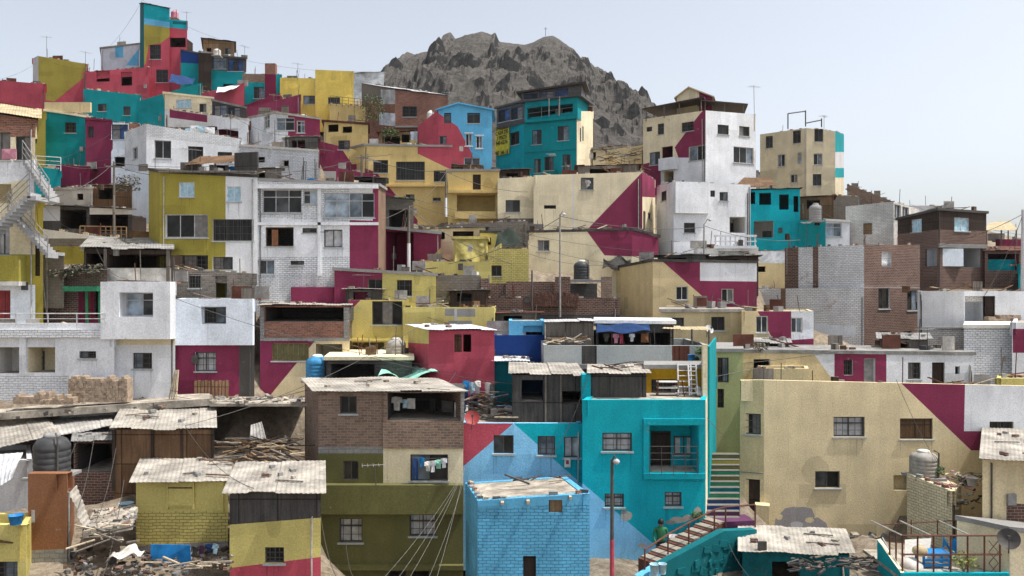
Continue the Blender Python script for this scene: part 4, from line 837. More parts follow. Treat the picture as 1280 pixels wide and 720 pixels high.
# ---- water tanks
def tank(px, py, D, wpx, hpx, col, label, lidcol=None, ribs=True):
    c = P(px, py, D); r = wpx / F * D / 2; h = hpx / F * D
    root = empty('water_tank', c, label, 'water tank', 'water tanks on the roofs')
    b = MB(); prof = [(r * .96, 0)]
    for k in range(5):
        z = h * .72 * k / 5; prof += [(r * .97, z + h * .01), (r, z + h * .03), (r, z + h * .12), (r * .97, z + h * .14)]
    prof += [(r * .97, h * .73), (r * .8, h * .84), (r * .42, h * .92)]
    b.lathe(c, prof, M(col), 24); b.build('body', root, c, smooth=True)
    l = MB(); l.lathe(c, [(r * .46, h * .915), (r * .46, h * .97), (r * .3, h)], M(lidcol or col), 20); l.build('lid', root, c, smooth=True)
    p = MB(); p.tube([c + V((r * .75, -r * .75, 0)), c + V((r * .75, -r * .75, h * .95)), c + V((r * .5, -r * .5, h * 1.02))], .03, M('m:dgrey'), 6); p.build('pipe', root, c)
    s = MB(); s.obox(c + V((-r * 1.15, -r * 1.15, -.1)), V((r * 2.3, 0, 0)), V((0, r * 2.3, 0)), V((0, 0, .095)), M('p:grey')); s.build('base_slab', root, c)
    return root
C.update(tankblk=(.06, .062, .065), tankblu=(.05, .25, .48), tankgry=(.34, .32, .29))
tank(65, 592, 26.2, 42, 51, 'm:tankblk', 'big black water tank on the orange brick tower', 'm:grey')
tank(397, 474, 37.5, 29, 31, 'm:tankblu', 'bright blue water tank behind the olive house roof', 'm:bwhite')
tank(495, 449, 38.2, 25, 27, 'm:tankgry', 'grey water tank standing left of the coral board house', 'm:offwhite')
tank(727, 349, 46.5, 20, 24, 'm:tankblk', 'dark water tank with pale lid above the unfinished brick wall', 'm:offwhite')
tank(1154.5, 594, 30.9, 33, 32, 'm:tankgry', 'grey water tank on the cream brick lean to', 'm:offwhite')
tank(538, 152, 75, 9, 14, 'm:offwhite', 'small white water tank beside the brown brick house under the peak')
tank(218.5, 23, 90, 9, 10, 'm:pink', 'pinkish water tank on top of the coral tower')
tank(271.5, 70, 84.5, 9, 9, 'm:offwhite', 'white water tank in front of the skyline timber shack')
tank(1019.5, 276, 57.8, 16, 22, 'p:grey', 'rough grey concrete water tank between turquoise box and bay window')
tank(379, 150, 64, 10, 7, 'm:palegrey', 'squat grey tank on the white and magenta house')
tank(708.5, 217, 60, 11, 11, 'm:tankblk', 'short dark tank in front of the banner house')

# ---- poles, street lamps
def pole(px, y0, y1, D, r, mats, label, name='utility_pole', lamp=None, cat='pole', arms=()):
    a, b = P(px, y1, D), P(px, y0, D); a.z -= .5
    root = empty(name, a, label, cat)
    t = MB(); t.tube([a, b], r * 1.25, M(mats[0]), 8, r * .8); t.build('shaft', root, a)
    if len(mats) > 1:
        t = MB(); k = mats[2]; t.tube([a, a + (b - a) * k], r * 1.32, M(mats[1]), 8, r * (1.32 - .4 * k)); t.build('painted_base', root, a)
    if lamp:
        t = MB(); d = V(lamp); t.tube([b - V((0, 0, .05)), b + d * .6 + V((0, 0, .12)), b + d], r * .55, M(mats[0]), 6); t.build('arm', root, a)
        t = MB(); t.lathe(b + d - V((0, 0, .09)), [(.02, .12), (.08, .08), (.11, .03), (.08, -.02), (.03, -.05)], M('m:palegrey'), 12); t.build('lamp_head', root, a, smooth=True)
    if arms:
        t = MB()
        for z in arms: t.cbox(b - V((0, 0, z)), (.9, .08, .08), M('w:gwood'), .3)
        t.build('crossarm', root, a)
    return root
pole(765, 574, 735, 23.6, .055, ('m:dgrey', 'm:coral', .45), 'slim street lamp with red painted lower half', 'street_lamp', (.12, -.05, 0), 'street lamp')
pole(700, 268, 385, 44, .05, ('m:grey',), 'grey street lamp before the unfinished brick house', 'street_lamp', (.22, -.1, .05), 'street lamp')
pole(880, 280, 330, 50, .05, ('p:grey',), 'grey street lamp before the white cantilevered house', 'street_lamp', (.35, -.1, .3), 'street lamp')
pole(142.5, 202, 300, 47, .07, ('w:gwood', 'p:lemon', .08), 'wooden utility pole with yellow foot by the dark porch', arms=(.3,))
pole(452, 193, 236, 58, .09, ('w:gwood',), 'wooden utility pole before the long amber house', arms=(.25,))
pole(557.5, 212, 262, 56.5, .07, ('w:gwood', 'p:white', .4), 'utility pole painted white below, by the amber balcony', arms=(.2,))
pole(511, 257, 345, 47, .09, ('w:gwood', 'p:white', .52), 'utility pole with white foot by the magenta stair recess', arms=(.2,))
pole(1278.5, 262, 372, 44, .09, ('p:palegrey',), 'concrete utility pole at the right border')
pole(665, 338, 386, 43.6, .05, ('m:dgrey',), 'thin dark pipe post rising from the unfinished bricks')
pole(318, 193, 222, 57, .07, ('w:gwood',), 'short dark post beside the long white wall')

# ---- patches of sheet roofing, tarpaulins and awnings
def patch(label, cs, m, name='roof_sheet', cat='roof sheet', jag=.12, amp=.008, pitch=.15, group=None, kind=None, parts=None):
    b = MB(); c = [P(*q) for q in cs]; corr(b, c, M(m), pitch, amp, .02, jag, 8)
    return one(b, name, c[0], label, cat, group, kind)
patch('broad pale tin sheet sagging over the yard at the left border', [(-20, 566, 30), (75, 541, 31), (60, 521, 34.5), (-20, 527, 34.5)], 's:pdust')
patch('grey warped sheet beside the plywood shack roof', [(70, 545, 31.5), (141, 531, 32), (140, 519, 34.5), (62, 522, 34.5)], 's:tin')
patch('pale sheet lying over the dark left workshop', [(-20, 545, 32), (52, 526, 34), (45, 513, 36), (-20, 516, 36)], 's:tin')
patch('white sheet scrap beside the black tank', [(-10, 612, 27.5), (14, 596, 27.5), (28, 565, 29), (-10, 568, 29)], 's:white', amp=.01)
patch('torn white sheet edge above the timber shelter', [(100, 313, 41.2), (200, 316, 41.2), (205, 309, 44), (104, 306, 44)], 's:white')
patch('pale sheets stacked on the collapsed slab', [(84, 619, 25.5), (111, 668, 24.6), (117, 661, 25.4), (95, 607, 26.2)], 's:pdust', amp=.02, pitch=.2)
def slab(label, cs, m, th, name, cat, grp=None):
    b = MB(); c = [P(*q) for q in cs]; up = V((0, 0, th))
    b.q([q + up for q in c], M(m)); b.q(c[::-1], M(m))
    for i in range(4): b.q([c[i], c[(i + 1) % 4], c[(i + 1) % 4] + up, c[i] + up], M(m))
    return one(b, name, c[0], label, cat, grp)
slab('collapsed dusty concrete slab covered with rubble', [(104, 673, 24.6), (166, 662, 24.8), (169, 638, 27), (118, 645, 27)], 'd:dust', .22, 'concrete_slab', 'slab')
slab('flat stony ledge across the foot of the white houses', [(-30, 527, 33.2), (262, 507, 33.6), (262, 500, 35.5), (-30, 510, 35.5)], 'd:dust', .3, 'rubble_ledge', 'ledge')
slab('rough stone wall under the magenta houses', [(262, 508, 33), (384, 508, 33.4), (384, 499, 36.5), (262, 499, 36.5)], 'd:dust', .12, 'stone_terrace', 'terrace')
def cloth(label, cs, m, name, cat, sag=.25, n=14, grp=None, amp=1.0):
    b = MB(); fl, fr, br, bl = [P(*q) for q in cs]; rows = []
    for j in range(n + 1):
        v = j / n; r = []
        for i in range(n + 1):
            u = i / n; p = (fl * (1 - u) + fr * u) * (1 - v) + (bl * (1 - u) + br * u) * v
            f = .16 * math.sin(u * 9 + v * 3) + .12 * mnoise.noise(V((u * 5, v * 5, fl.x)))
            r.append(p - V((0, 0, sag * 4 * u * (1 - u))) + V((f * .3, f * .5, f)) * amp)
        rows.append(r)
    b.grid(rows, M(m)); b.grid([[p - V((0, 0, .012)) for p in r] for r in reversed(rows)], M(m))
    return one(b, name, fl, label, cat, grp, None, True)
cloth('mint green tarpaulin stretched behind the olive house roof', [(472, 470, 35.2), (548, 466, 35.2), (545, 456, 38), (480, 460, 38)], 't:mint', 'tarpaulin', 'tarpaulin', .15)
cloth('blue awning hanging under the white terrace roof', [(745, 416, 36.3), (813, 414, 36.3), (812, 404, 36.7), (746, 405, 36.7)], 't:navy', 'awning', 'awning', .0, amp=.35)
cloth('white plastic sheet rumpled over the yard rubble', [(131, 704, 23.6), (172, 697, 23.6), (182, 686, 24.6), (143, 690, 24.8)], 't:offwhite', 'plastic_sheet', 'sheet', -.12, amp=.5)
cloth('wrinkled yellow tarpaulin hung on the yellow terrace', [(568, 330, 46.9), (606, 330, 46.9), (606, 300, 47.1), (569, 300, 47.1)], 't:lemon', 'tarpaulin', 'tarpaulin', .02)
cloth('dark green tarpaulin heaped above the yellow brick terrace', [(618, 310, 47), (657, 309, 47), (650, 291, 49), (622, 290, 49)], 't:dkgreen', 'tarpaulin', 'tarpaulin', -.2)
cloth('white awning over the coral front on the left skyline', [(270, 116, 79), (290, 112, 79), (300, 106, 80), (272, 109, 80)], 't:white', 'awning', 'awning', .03, amp=.4)
cloth('dark blue awning before the blue annex', [(211, 103, 83), (240, 106, 83), (244, 98, 85), (214, 92, 85)], 't:navy', 'awning', 'awning', .03, amp=.4)
cloth('grey blue tarpaulin pinned on the block parapet', [(753, 336, 52.5), (790, 335, 52.5), (789, 322, 52.7), (754, 323, 52.7)], 't:dgrey', 'tarpaulin', 'tarpaulin', .02)

# ---- canopies on posts
def canopy(label, cs, m, posts, name='canopy', cat='canopy', th=.1, rip=False, drop=2.2):
    c = [P(*q) for q in cs]; root = empty(name, c[0], label, cat)
    b = MB()
    if rip: corr(b, c, M(m), .15, .009, .012, .15, 6)
    else:
        up = V((0, 0, th)); b.q([q + up for q in c], M(m)); b.q(c[::-1], M(m))
        for i in range(4): b.q([c[i], c[(i + 1) % 4], c[(i + 1) % 4] + up, c[i] + up], M(m))
    b.build('canopy_sheet', root, c[0])
    for (u, v, d) in posts:
        p = (c[0] * (1 - u) + c[1] * u) * (1 - v) + (c[3] * (1 - u) + c[2] * u) * v
        t = MB(); t.tube([p - V((0, 0, d)), p], .05, M('w:gwood'), 6); t.build('post', root, c[0])
    return root
canopy('dark roof canopy over the tall magenta striped house terrace', [(803, 137, 67), (880, 122, 64.5), (888, 139, 70), (822, 146, 70)], 'm:dbrown', ((.05, .05, 1.0), (.35, .05, 1.0), (.95, .05, 1.2), (.6, .05, 1.1)))
canopy('second dark canopy reaching right over the white half', [(876, 126, 65), (935, 131, 66), (930, 144, 70), (866, 142, 70)], 'm:dbrown', ((.1, .05, 1.0), (.9, .05, 1.0), (.5, .05, 1.0)))
canopy('straw pergola on poles at the right skyline', [(1231, 288, 58), (1273, 287, 58), (1262, 276, 62), (1236, 279, 62)], 't:straw', ((.05, .05, 1.8), (.95, .05, 1.8), (.5, .1, 1.5), (.9, .9, 1.5)), rip=True)
canopy('collapsed timber lean to on the olive and white house roof', [(230, 207, 44), (306, 200, 44), (304, 193, 47), (250, 196, 47)], 'w:brown', ((.1, .1, .8), (.5, .1, .9), (.95, .1, .9)), rip=True)
canopy('brown rotten roof over the turquoise gallery', [(915, 236, 61), (970, 232, 61), (962, 222, 65), (930, 222, 65)], 'w:brown', ((.1, .1, .7), (.9, .1, .7)), rip=True)
canopy('thin reed roof beside the grey terrace, on yellow posts', [(828, 411, 35.4), (888, 412, 35.4), (880, 408, 38.5), (832, 408, 38.5)], 't:straw', ((.18, .05, 1.6), (.98, .05, 1.6), (.62, .05, 1.6)), rip=True)
b = MB(); c = P(293, 214, 43.5); b.obox(c, V((1.35, -.3, 0)), V((.05, .05, 0)), V((0, 0, 1.0)), M('w:dgrey')); o = one(b, 'leaning_board', c, 'dark tilted board at the right end of the roof lean to', 'board')

# ---- rails and balustrades
def rail(label, pts, h, m, name='railing', cat='railing', r=.025, nb=3, step=1.1, slope=True):
    p = [P(*q) for q in pts]; root = empty(name, p[0], label, cat)
    b = MB(); up = V((0, 0, h))
    b.tube([q + up for q in p], r, M(m), 6); b.build('handrail', root, p[0])
    if nb:
        b = MB()
        for k in range(1, nb): b.tube([q + up * (k / nb) for q in p], r * .7, M(m), 5)
        b.build('lower_rail', root, p[0])
    for a, c in zip(p, p[1:]):
        n = max(1, int((c - a).length / step))
        for i in range(n + (c is p[-1])):
            q = a + (c - a) * i / n; b = MB(); b.tube([q - V((0, 0, .1)), q + up], r, M(m), 6); b.build('post', root, p[0])
    return root
rail('long grey pipe railing on the white roof terrace', [(-20, 405, 34.4), (60, 405, 34.4), (132, 405, 34.4)], .45, 'm:palegrey', nb=2, step=1.2)
rail('yellow brown timber rail along the dark porch', [(100, 297, 49), (158, 298, 49)], .7, 'w:wood', nb=3, step=.3, r=.04)
rail('white pipe rails above the teal low wall', [(45, 210, 59.5), (76, 212, 59.5)], .9, 'm:white', nb=3)
rail('black railing on the yellow skyline balcony', [(413, 131, 79.8), (458, 136, 79.4)], .9, 'm:dgrey', nb=3, step=.6)
rail('thin railing on the turquoise balcony', [(812, 591, 28.8), (872, 591, 28.8)], .95, 'm:dgrey', nb=4, step=.35, r=.012)
rail('security cage rails on the teal terrace of the banner house', [(656, 149, 69.8), (720, 140, 67.9)], .9, 'm:grey', nb=2, step=1.4)
def balustrade():
    root = empty('balustrade', P(893, 311, 51.7), 'white balustrade of square openings on the junk balcony', 'balustrade')
    o = P(893, 311, 51.7)
    for nm, y0, y1 in (('top_rail', 293.5, 296), ('middle_rail', 301, 302.2), ('bottom_rail', 307, 310.5)):
        b = MB(); a = P(893, y1, 51.7); b.obox(a, P(946, y1, 51.7) - a, V((0, .14, 0)), P(893, y0, 51.7) - a, M('p:white')); b.build(nm, root, o)
    for k in range(9):
        b = MB(); a = P(894 + k * 6.2, 307, 51.72); b.obox(a, V((.07, 0, 0)), V((0, .1, 0)), P(894 + k * 6.2, 296, 51.72) - a, M('p:white')); b.build('baluster', root, o)
balustrade()

# ---- outside stair of the cream stair house
def out_stair():
    D = 37.0; root = empty('outside_stair', P(0, 290, D), 'white zigzag concrete stair with grey rails on the cream house', 'stair')
    o = V(root.location); m = M('p:palegrey*0.75')
    for nm, (xa, ya), (xb, yb), n in (('upper_flight', (-30, 305), (38, 240), 15), ('middle_flight', (-5, 262), (46, 318), 14), ('top_flight', (12, 195), (46, 245), 12)):
        b = MB(); A, B_ = P(xa, ya, D), P(xb, yb, D)
        if nm == 'middle_flight': A.y += .9; B_.y += .9
        if nm == 'top_flight': A.y += 1.0; B_.y += 1.0
        d = (B_ - A) / n
        for i in range(n):
            q = A + d * i; zz = min(q.z, (q + d).z)
            b.obox(V((q.x, q.y, zz - .12)), V((d.x * 1.02, 0, 0)), V((0, .85, 0)), V((0, 0, abs(d.z) + .1)), m)
        b.build(nm, root, o)
        for k in range(3):
            t = MB(); h = V((0, -.03, .35 + .28 * k)); t.tube([A + h, B_ + h], .022, M('m:grey'), 5); t.build('stair_rail', root, o)
        for k in range(4):
            t = MB(); q = A + (B_ - A) * (k / 3) + V((0, -.03, 0)); t.tube([q, q + V((0, 0, .92))], .025, M('m:grey'), 5); t.build('rail_post', root, o)
    b = MB(); a = P(34, 250, D); b.obox(a, V((.4, 0, 0)), V((0, 1.8, 0)), V((0, 0, .18)), m); b.build('landing', root, o)
out_stair()

# ---- painted public steps, railing, retaining wall
def steps():
    root = empty('painted_steps', P(903, 650, 29), 'steep public steps painted in green, yellow, blue and purple bands', 'steps'); o = V(root.location)
    A, Bq = P(904, 652, 29.1), P(906, 566, 32.0); n = 12; d = (Bq - A) / n
    seq = ['purple', 'purple', 'royal', 'navy', 'green', 'dteal', 'green', 'dolive', 'green', 'dolive', 'olive', 'dolive', 'olive', 'olive', 'dolive']
    for i in range(n):
        q = A + d * i; wl = .66 + .10 * math.sin(i); b = MB()
        b.obox(V((q.x - .62, q.y, q.z - .6)), V((1.22, 0, 0)), V((0, d.y + .25, 0)), V((0, 0, d.z + .561)), M('p:' + seq[i])); b.build('riser', root, o)
        b = MB(); b.obox(V((q.x - .63, q.y - .02, q.z + d.z - .038)), V((1.24, 0, 0)), V((0, d.y + .04, 0)), V((0, 0, .025)), M('p:tread')); b.build('tread', root, o)  # tread colour darkened in place of shade from the beige wall
    r2 = empty('side_steps', P(860, 680, 27.5), 'short sunlit flight of red edged steps turning down left', 'steps'); o2 = V(r2.location)
    A, Bq = P(818, 706, 26.2), P(906, 652, 28.6); n = 8; d = (Bq - A) / n; t = V((d.x, d.y, 0)).normalized(); nn = V((-t.y, t.x, 0)); L = math.hypot(d.x, d.y)
    for i in range(n):
        q = A + d * i; b = MB(); b.obox(q - V((0, 0, .7)), t * (L + .05), nn * .7, V((0, 0, .7 + d.z - .05)), M('p:rustred')); b.build('riser', r2, o2)
        b = MB(); b.obox(q + V((0, 0, d.z - .048)) + t * L * .3, t * (L * .7), nn * .7, V((0, 0, .05)), M('p:dust*0.60')); b.build('tread', r2, o2)
    b = MB(); q = P(903, 652, 28.55); b.obox(q - V((.1, 0, 1.2)), V((1.3, .2, 0)), V((-.1, .8, 0)), V((0, 0, 1.18)), M('p:purple')); b.build('landing', r2, o2)
steps()
def hand_rail():
    pts = [(806, 716, 26.0), (835, 696, 26.7), (861, 681, 27.3), (893, 664, 28.1), (907, 660, 28.5), (944, 657, 28.6)]
    rail('rusty brown handrail climbing beside the red edged steps', pts, .5 + .25, 'm:rustred', 'handrail', 'handrail', .03, 0, 2.0)
hand_rail()
def retaining():
    root = empty('retaining_wall', P(880, 700, 27), 'flaking teal retaining wall below the side steps', 'wall'); o = V(root.location)
    fc = Face(P(800, 360, 25.6), P(946, 360, 28.0)); b = MB(); top = [(800, 722), (826, 706), (905, 664), (946, 662)]
    tl = [fc.loc(*q) for q in top]; zb_ = -11.5
    for a, c in zip(tl, tl[1:]):
        mm = M('p:dteal') if c[0] > 1.6 else M('p:sky')
        b.q([fc.w((a[0], zb_)), fc.w((c[0], zb_)), fc.w(c), fc.w(a)], mm); b.q([fc.w(a), fc.w(c), fc.w(c, -.3), fc.w(a, -.3)], mm)
    b.build('wall_face', root, o)
    b = MB()
    for k in range(60):
        s = rnd(1.5, fc.L - .2); zz = rnd(-10.4, -8.7); sz = rnd(.12, .4); q = fc.w((s, zz), .01)
        if fc.loc(826, 706)[1] - .2 + (s - 1) * .25 > zz: b.cbox(q, (sz, .05, sz * .7), M('p:dteal'), rnd(.2, 1), rnd(-.4, .4))
    b.build('boulder_facing', root, o)
retaining()
# ---- washing
def garment(p, kind, m, label, grp, hgt=.62, wid=.5):
    """one garment hanging from point p, its own soft double sided mesh"""
    b = MB(); mm = M(m)
    if kind == 'shirt': out = [(-.5, -.05), (-.5, -.45), (-.3, -.4), (-.28, -1), (.28, -1), (.3, -.4), (.5, -.45), (.5, -.05), (.15, 0), (-.15, 0)]
    elif kind == 'trousers': out = [(-.28, 0), (.28, 0), (.34, -1.25), (.08, -1.25), (0, -.45), (-.08, -1.25), (-.34, -1.25)]
    else: out = [(-.5, 0), (.5, 0), (.52, -1), (-.52, -1)]
    ph = rnd(0, 6); n = len(out); fr = []; bk = []
    for (u, v) in out:
        q = V((u * wid, .05 * math.sin(v * 5 + ph + u * 3), v * hgt)); fr.append(p + q); bk.append(p + q + V((0, .03, 0)))
    # split the outline into strips so the cloth can bend
    c = sum(fr, V()) / n; cb = c + V((0, .05, 0)); c = c - V((0, .03, 0))
    for i in range(n):
        j = (i + 1) % n
        b.q([fr[i], fr[j], c], mm); b.q([bk[j], bk[i], cb], mm); b.q([fr[j], fr[i], bk[i], bk[j]], mm)
    return one(b, 'garment', p, label, 'laundry', grp)
PALE = {'t:white': 'white', 't:offwhite': 'off white', 't:lblue': 'pale blue', 't:navy': 'navy', 't:black': 'black', 't:bblue': 'bright blue', 't:coral': 'coral pink', 't:mint': 'mint', 't:pink': 'pink', 't:obrick': 'rust orange', 't:dgrey': 'charcoal', 't:purple': 'purple', 't:lemon': 'yellow', 't:red': 'red', 't:green': 'green'}
def line_of(spots, D, where, grp, line=True):
    n = {}
    if line:
        xs = [s[0] for s in spots]; a, c = P(min(xs) - 6, spots[0][1] - 1, D), P(max(xs) + 6, spots[-1][1] - 1, D); b = MB()
        b.tube([a, (a + c) / 2 - V((0, 0, .04)), c], .008, M('m:dgrey'), 4); one(b, 'clothes_line', a, 'thin washing line ' + where, 'clothes line')
    for k, (px, py, kind, m, h, w) in enumerate(spots):
        pos = ('at the left end', 'second along', 'third along', 'fourth along', 'fifth along', 'sixth along', 'seventh along', 'eighth along')[k] if k < len(spots) - 1 else 'at the right end'
        garment(P(px, py, D), kind, m, '%s %s hanging %s %s' % (PALE[m], {'sheet': 'cloth'}.get(kind, kind), pos, where), grp, h / F * D, w / F * D)
line_of([(496, 496, 'shirt', 't:offwhite', 17, 13), (506, 499, 'shirt', 't:lblue', 11, 9), (514, 498, 'sheet', 't:palegrey' if False else 't:offwhite', 13, 10), (541, 498, 'trousers', 't:black', 14, 12), (559, 501, 'sheet', 't:dgrey', 14, 14), (571, 503, 'sheet', 't:offwhite', 20, 6)], 30.9, 'in the brick loft of the olive house', 'laundry in the brick loft')
line_of([(519, 573, 'trousers', 't:navy', 22, 11), (527, 572, 'shirt', 't:bblue', 11, 7), (535, 577, 'shirt', 't:offwhite', 12, 9), (541, 576, 'shirt', 't:white', 14, 8), (548, 575, 'shirt', 't:mint', 11, 10), (555, 573, 'shirt', 't:white', 12, 8)], 29.85, 'in the cream balcony', 'laundry in the cream balcony window')
line_of([(583, 476, 'shirt', 't:bblue', 20, 9), (590, 478, 'shirt', 't:lblue', 24, 8), (597, 476, 'shirt', 't:offwhite', 18, 8), (603, 479, 'trousers', 't:coral', 22, 10), (609, 478, 'shirt', 't:offwhite', 22, 9), (615, 480, 'trousers', 't:dgrey', 22, 9)], 32.5, 'below the coral house', 'laundry below the coral house')
line_of([(581, 490, 'shirt', 't:navy', 16, 9), (594, 491, 'shirt', 't:purple', 18, 10), (606, 492, 'sheet', 't:red', 12, 9), (614, 493, 'shirt', 't:white', 14, 8)], 32.1, 'on the lower line under the coral house', 'laundry below the coral house')
line_of([(213, 681, 'sheet', 't:bblue', 27, 50)], 24.6, 'over the yard fence', 'laundry in the lower left yard', False)
line_of([(243, 683, 'shirt', 't:dgrey', 13, 9), (252, 682, 'trousers', 't:purple', 14, 10), (261, 680, 'shirt', 't:navy', 10, 9), (269, 680, 'shirt', 't:lblue', 12, 8)], 24.9, 'beside the yellow shack foot', 'laundry in the lower left yard')
line_of([(758, 417, 'shirt', 't:dgrey', 10, 8), (770, 417, 'shirt', 't:pink', 12, 8), (777, 416, 'trousers', 't:coral', 11, 7), (790, 417, 'shirt', 't:white', 10, 7), (806, 417, 'sheet', 't:obrick', 11, 9)], 36.5, 'under the blue awning', 'laundry under the blue awning')
line_of([(388, 223, 'shirt', 't:bblue', 8, 9), (397, 225, 'shirt', 't:red', 8, 9), (404, 226, 'shirt', 't:white', 7, 8), (414, 227, 'sheet', 't:lblue', 8, 14), (425, 228, 'shirt', 't:coral', 8, 9), (434, 227, 'sheet', 't:pink', 9, 10), (443, 227, 'sheet', 't:lblue', 9, 9)], 45, 'above the glazed galleries', 'laundry above the glazed galleries')
line_of([(236, 160, 'shirt', 't:lblue', 9, 9), (243, 157, 'sheet', 't:white', 9, 10), (252, 158, 'sheet', 't:lblue', 8, 14), (262, 159, 'sheet', 't:white', 9, 12)], 62, 'on the broad white house roof', 'laundry on the broad white house')
line_of([(276, 207, 'sheet', 't:black', 9, 10), (290, 208, 'shirt', 't:bblue', 9, 9), (299, 211, 'sheet', 't:navy', 8, 8)], 44.5, 'under the collapsed timber lean to', 'laundry under the timber lean to')
line_of([(652, 211, 'shirt', 't:coral', 10, 6), (657, 213, 'shirt', 't:white', 11, 6)], 60, 'on the mural roof edge', 'laundry on the cream mural house')
garment(P(735, 225, 57.1), 'shirt', 't:offwhite', 'white shirt in the black window of the mural house', 'laundry on the cream mural house', .55, .4)
garment(P(11, 186, 30.9), 'sheet', 't:pink', 'pink cloth over the window sill of the cream stair house', 'laundry on the cream stair house', .4, .6)

# ---- satellite dishes
def dish(p, r, aim, m, label):
    root = empty('satellite_dish', p, label, 'satellite dish', 'satellite dishes'); a = V(aim).normalized()
    u = a.cross(V((0, 0, 1))).normalized(); w = a.cross(u); b = MB(); rows = []
    for j in range(6):
        t = j / 5; rows.append([p + (u * math.cos(q) + w * math.sin(q)) * (r * t + .001) + a * (.28 * r * t * t) for q in [2 * math.pi * i / 20 for i in range(21)]])
    b.grid(rows, M(m)); b.grid([[q - a * .015 for q in rr] for rr in reversed(rows)], M(m)); b.build('dish', root, p, True)
    b = MB(); b.tube([p + w * r * .9 + a * .25 * r, p + a * r * .95], .014, M('m:dgrey'), 5); b.cbox(p + a * r, (.08, .08, .1), M('m:dgrey')); b.build('feed_arm', root, p)
    b = MB(); b.tube([p - a * .02, p - a * .14, p - a * .16 - V((0, 0, r * 1.3))], .022, M('m:dgrey'), 6); b.build('mast', root, p)
dish(P(1261, 674, 24.9), .32, (-.5, -.85, .45), 'm:dgrey', 'big dark grey satellite dish on the lower right house')
dish(P(873, 490, 30.2), .22, (.5, -.7, .6), 'm:offwhite', 'white satellite dish before the ochre wall')
dish(P(590, 523, 29.7), .28, (.1, -.9, .5), 'm:red', 'dark red satellite dish on the coral wall')
dish(P(886, 412, 38), .22, (.4, -.8, .5), 'm:palegrey', 'grey satellite dish at the end of the reed roof')
def yagi(px, py, D, h, label, rz):
    p = P(px, py, D); root = empty('antenna', p, label, 'antenna', 'television antennas on the roofs')
    b = MB(); b.tube([p - V((0, 0, .3)), p + V((rnd(-.05, .05), 0, h))], .018, M('m:dgrey'), 5); b.build('mast', root, p)
    b = MB(); d = V((math.cos(rz), math.sin(rz), 0)); n = V((-d.y, d.x, 0)); t = p + V((0, 0, h * .95))
    b.tube([t - d * .5, t + d * .5], .012, M('m:grey'), 4)
    for k in range(6):
        q = t + d * (k / 5 - .5); l = .36 - .03 * k; b.tube([q - n * l, q + n * l], .008, M('m:grey'), 4)
    b.build('elements', root, p)
for px, py, D, h, t, rz in ((58, 70, 88, 2.2, 'on the olive and coral skyline block', .3), (107, 88, 84, 2.0, 'left end of the long coral house', .8), (233, 36, 88, 1.9, 'on the coral tower', .2), (306, 76, 86, 1.6, 'beside the black glazed floor', 1.0),
    (372, 97, 83, 1.5, 'on the yellow stepped roof', .5), (508, 113, 76, 2.0, 'on the brown brick house', .4), (943, 143, 66, 2.4, 'right corner of the tall striped house', .3),
    (1030, 162, 75, 1.3, 'on the lone skyline house', .8), (1008, 305, 50, 1.4, 'on the unfinished block house', 1.2), (560, 130, 66.5, 1.0, 'on the sky blue gable', .2), (780, 216, 58, 1.3, 'on the cream mural house', .6), (690, 218, 58, 1.5, 'mid roof of the cream mural house', 1.3), (240, 215, 44, 1.3, 'on the olive and white house', .6),
    (466, 229, 44, 1.3, 'right end of the glazed gallery house', 1.1), (345, 140, 63, 1.4, 'on the sun room house', .3), (288, 168, 60, 1.5, 'on the broad white house', .9), (470, 599, 29.4, .55, 'bent over the olive balcony', .2), (840, 327, 48.5, 1.3, 'on the beige and magenta corner house', .7), (1160, 441, 38.5, 1.2, 'on the long single storey row', .5), (455, 371, 42, 1.2, 'on the magenta cornered yellow house', .8), (250, 375, 37.5, 1.2, 'on the pale blue house', 1.0)):
    yagi(px, py, D, h, 'thin dark television antenna ' + t, rz)

# ---- banner with lettering
def banner():
    A, B_ = P(619.5, 360, 73.3), P(637.5, 360, 71.6); fc = Face(A, B_); r = fc.rect(619.8, 156, 637.2, 193.5)
    o = fc.w((r[0], r[1]), .1); root = empty('banner', o, 'yellow for sale banner with black lettering on the teal house', 'banner')
    b = MB(); n = 10; rows = [[fc.w((r[0] + (r[2] - r[0]) * i / n, r[1] + (r[3] - r[1]) * j / n), .07 + .03 * math.sin(i * .9 + j * .6)) for i in range(n + 1)] for j in range(n + 1)]
    m = M('t:banner'); b.grid(rows, m); b.grid([[p - fc.n * .01 for p in q] for q in reversed(rows)], m); b.build('cloth', root, o, True)
    w, h = r[2] - r[0], r[3] - r[1]; mt = M('m:black')
    lb = MB(); dg = bpy.context.evaluated_depsgraph_get()
    for k, txt in enumerate(('SE VENDE', 'CASA DE', '3 PISOS', '949 6276', '', '987 346 15')):
        if not txt: continue
        c = bpy.data.curves.new('lettering', 'FONT'); c.body = txt; c.align_x = 'CENTER'; c.align_y = 'CENTER'; c.size = h * .18; c.offset = .012
        t = bpy.data.objects.new('lettering', c); COL.objects.link(t); dg.update(); me = t.to_mesh()
        fitx = min(.95, w * .9 / max(.1, max(v.co.x for v in me.vertices) * 2))
        for p in me.polygons:
            lb.q([fc.w((r[0] + w / 2 + me.vertices[i].co.x * fitx, r[3] - h * (k + .62) / 6 + me.vertices[i].co.y), .125) for i in p.vertices], mt)
        t.to_mesh_clear(); bpy.data.objects.remove(t); bpy.data.curves.remove(c)
    lb.build('lettering', root, o)
banner()
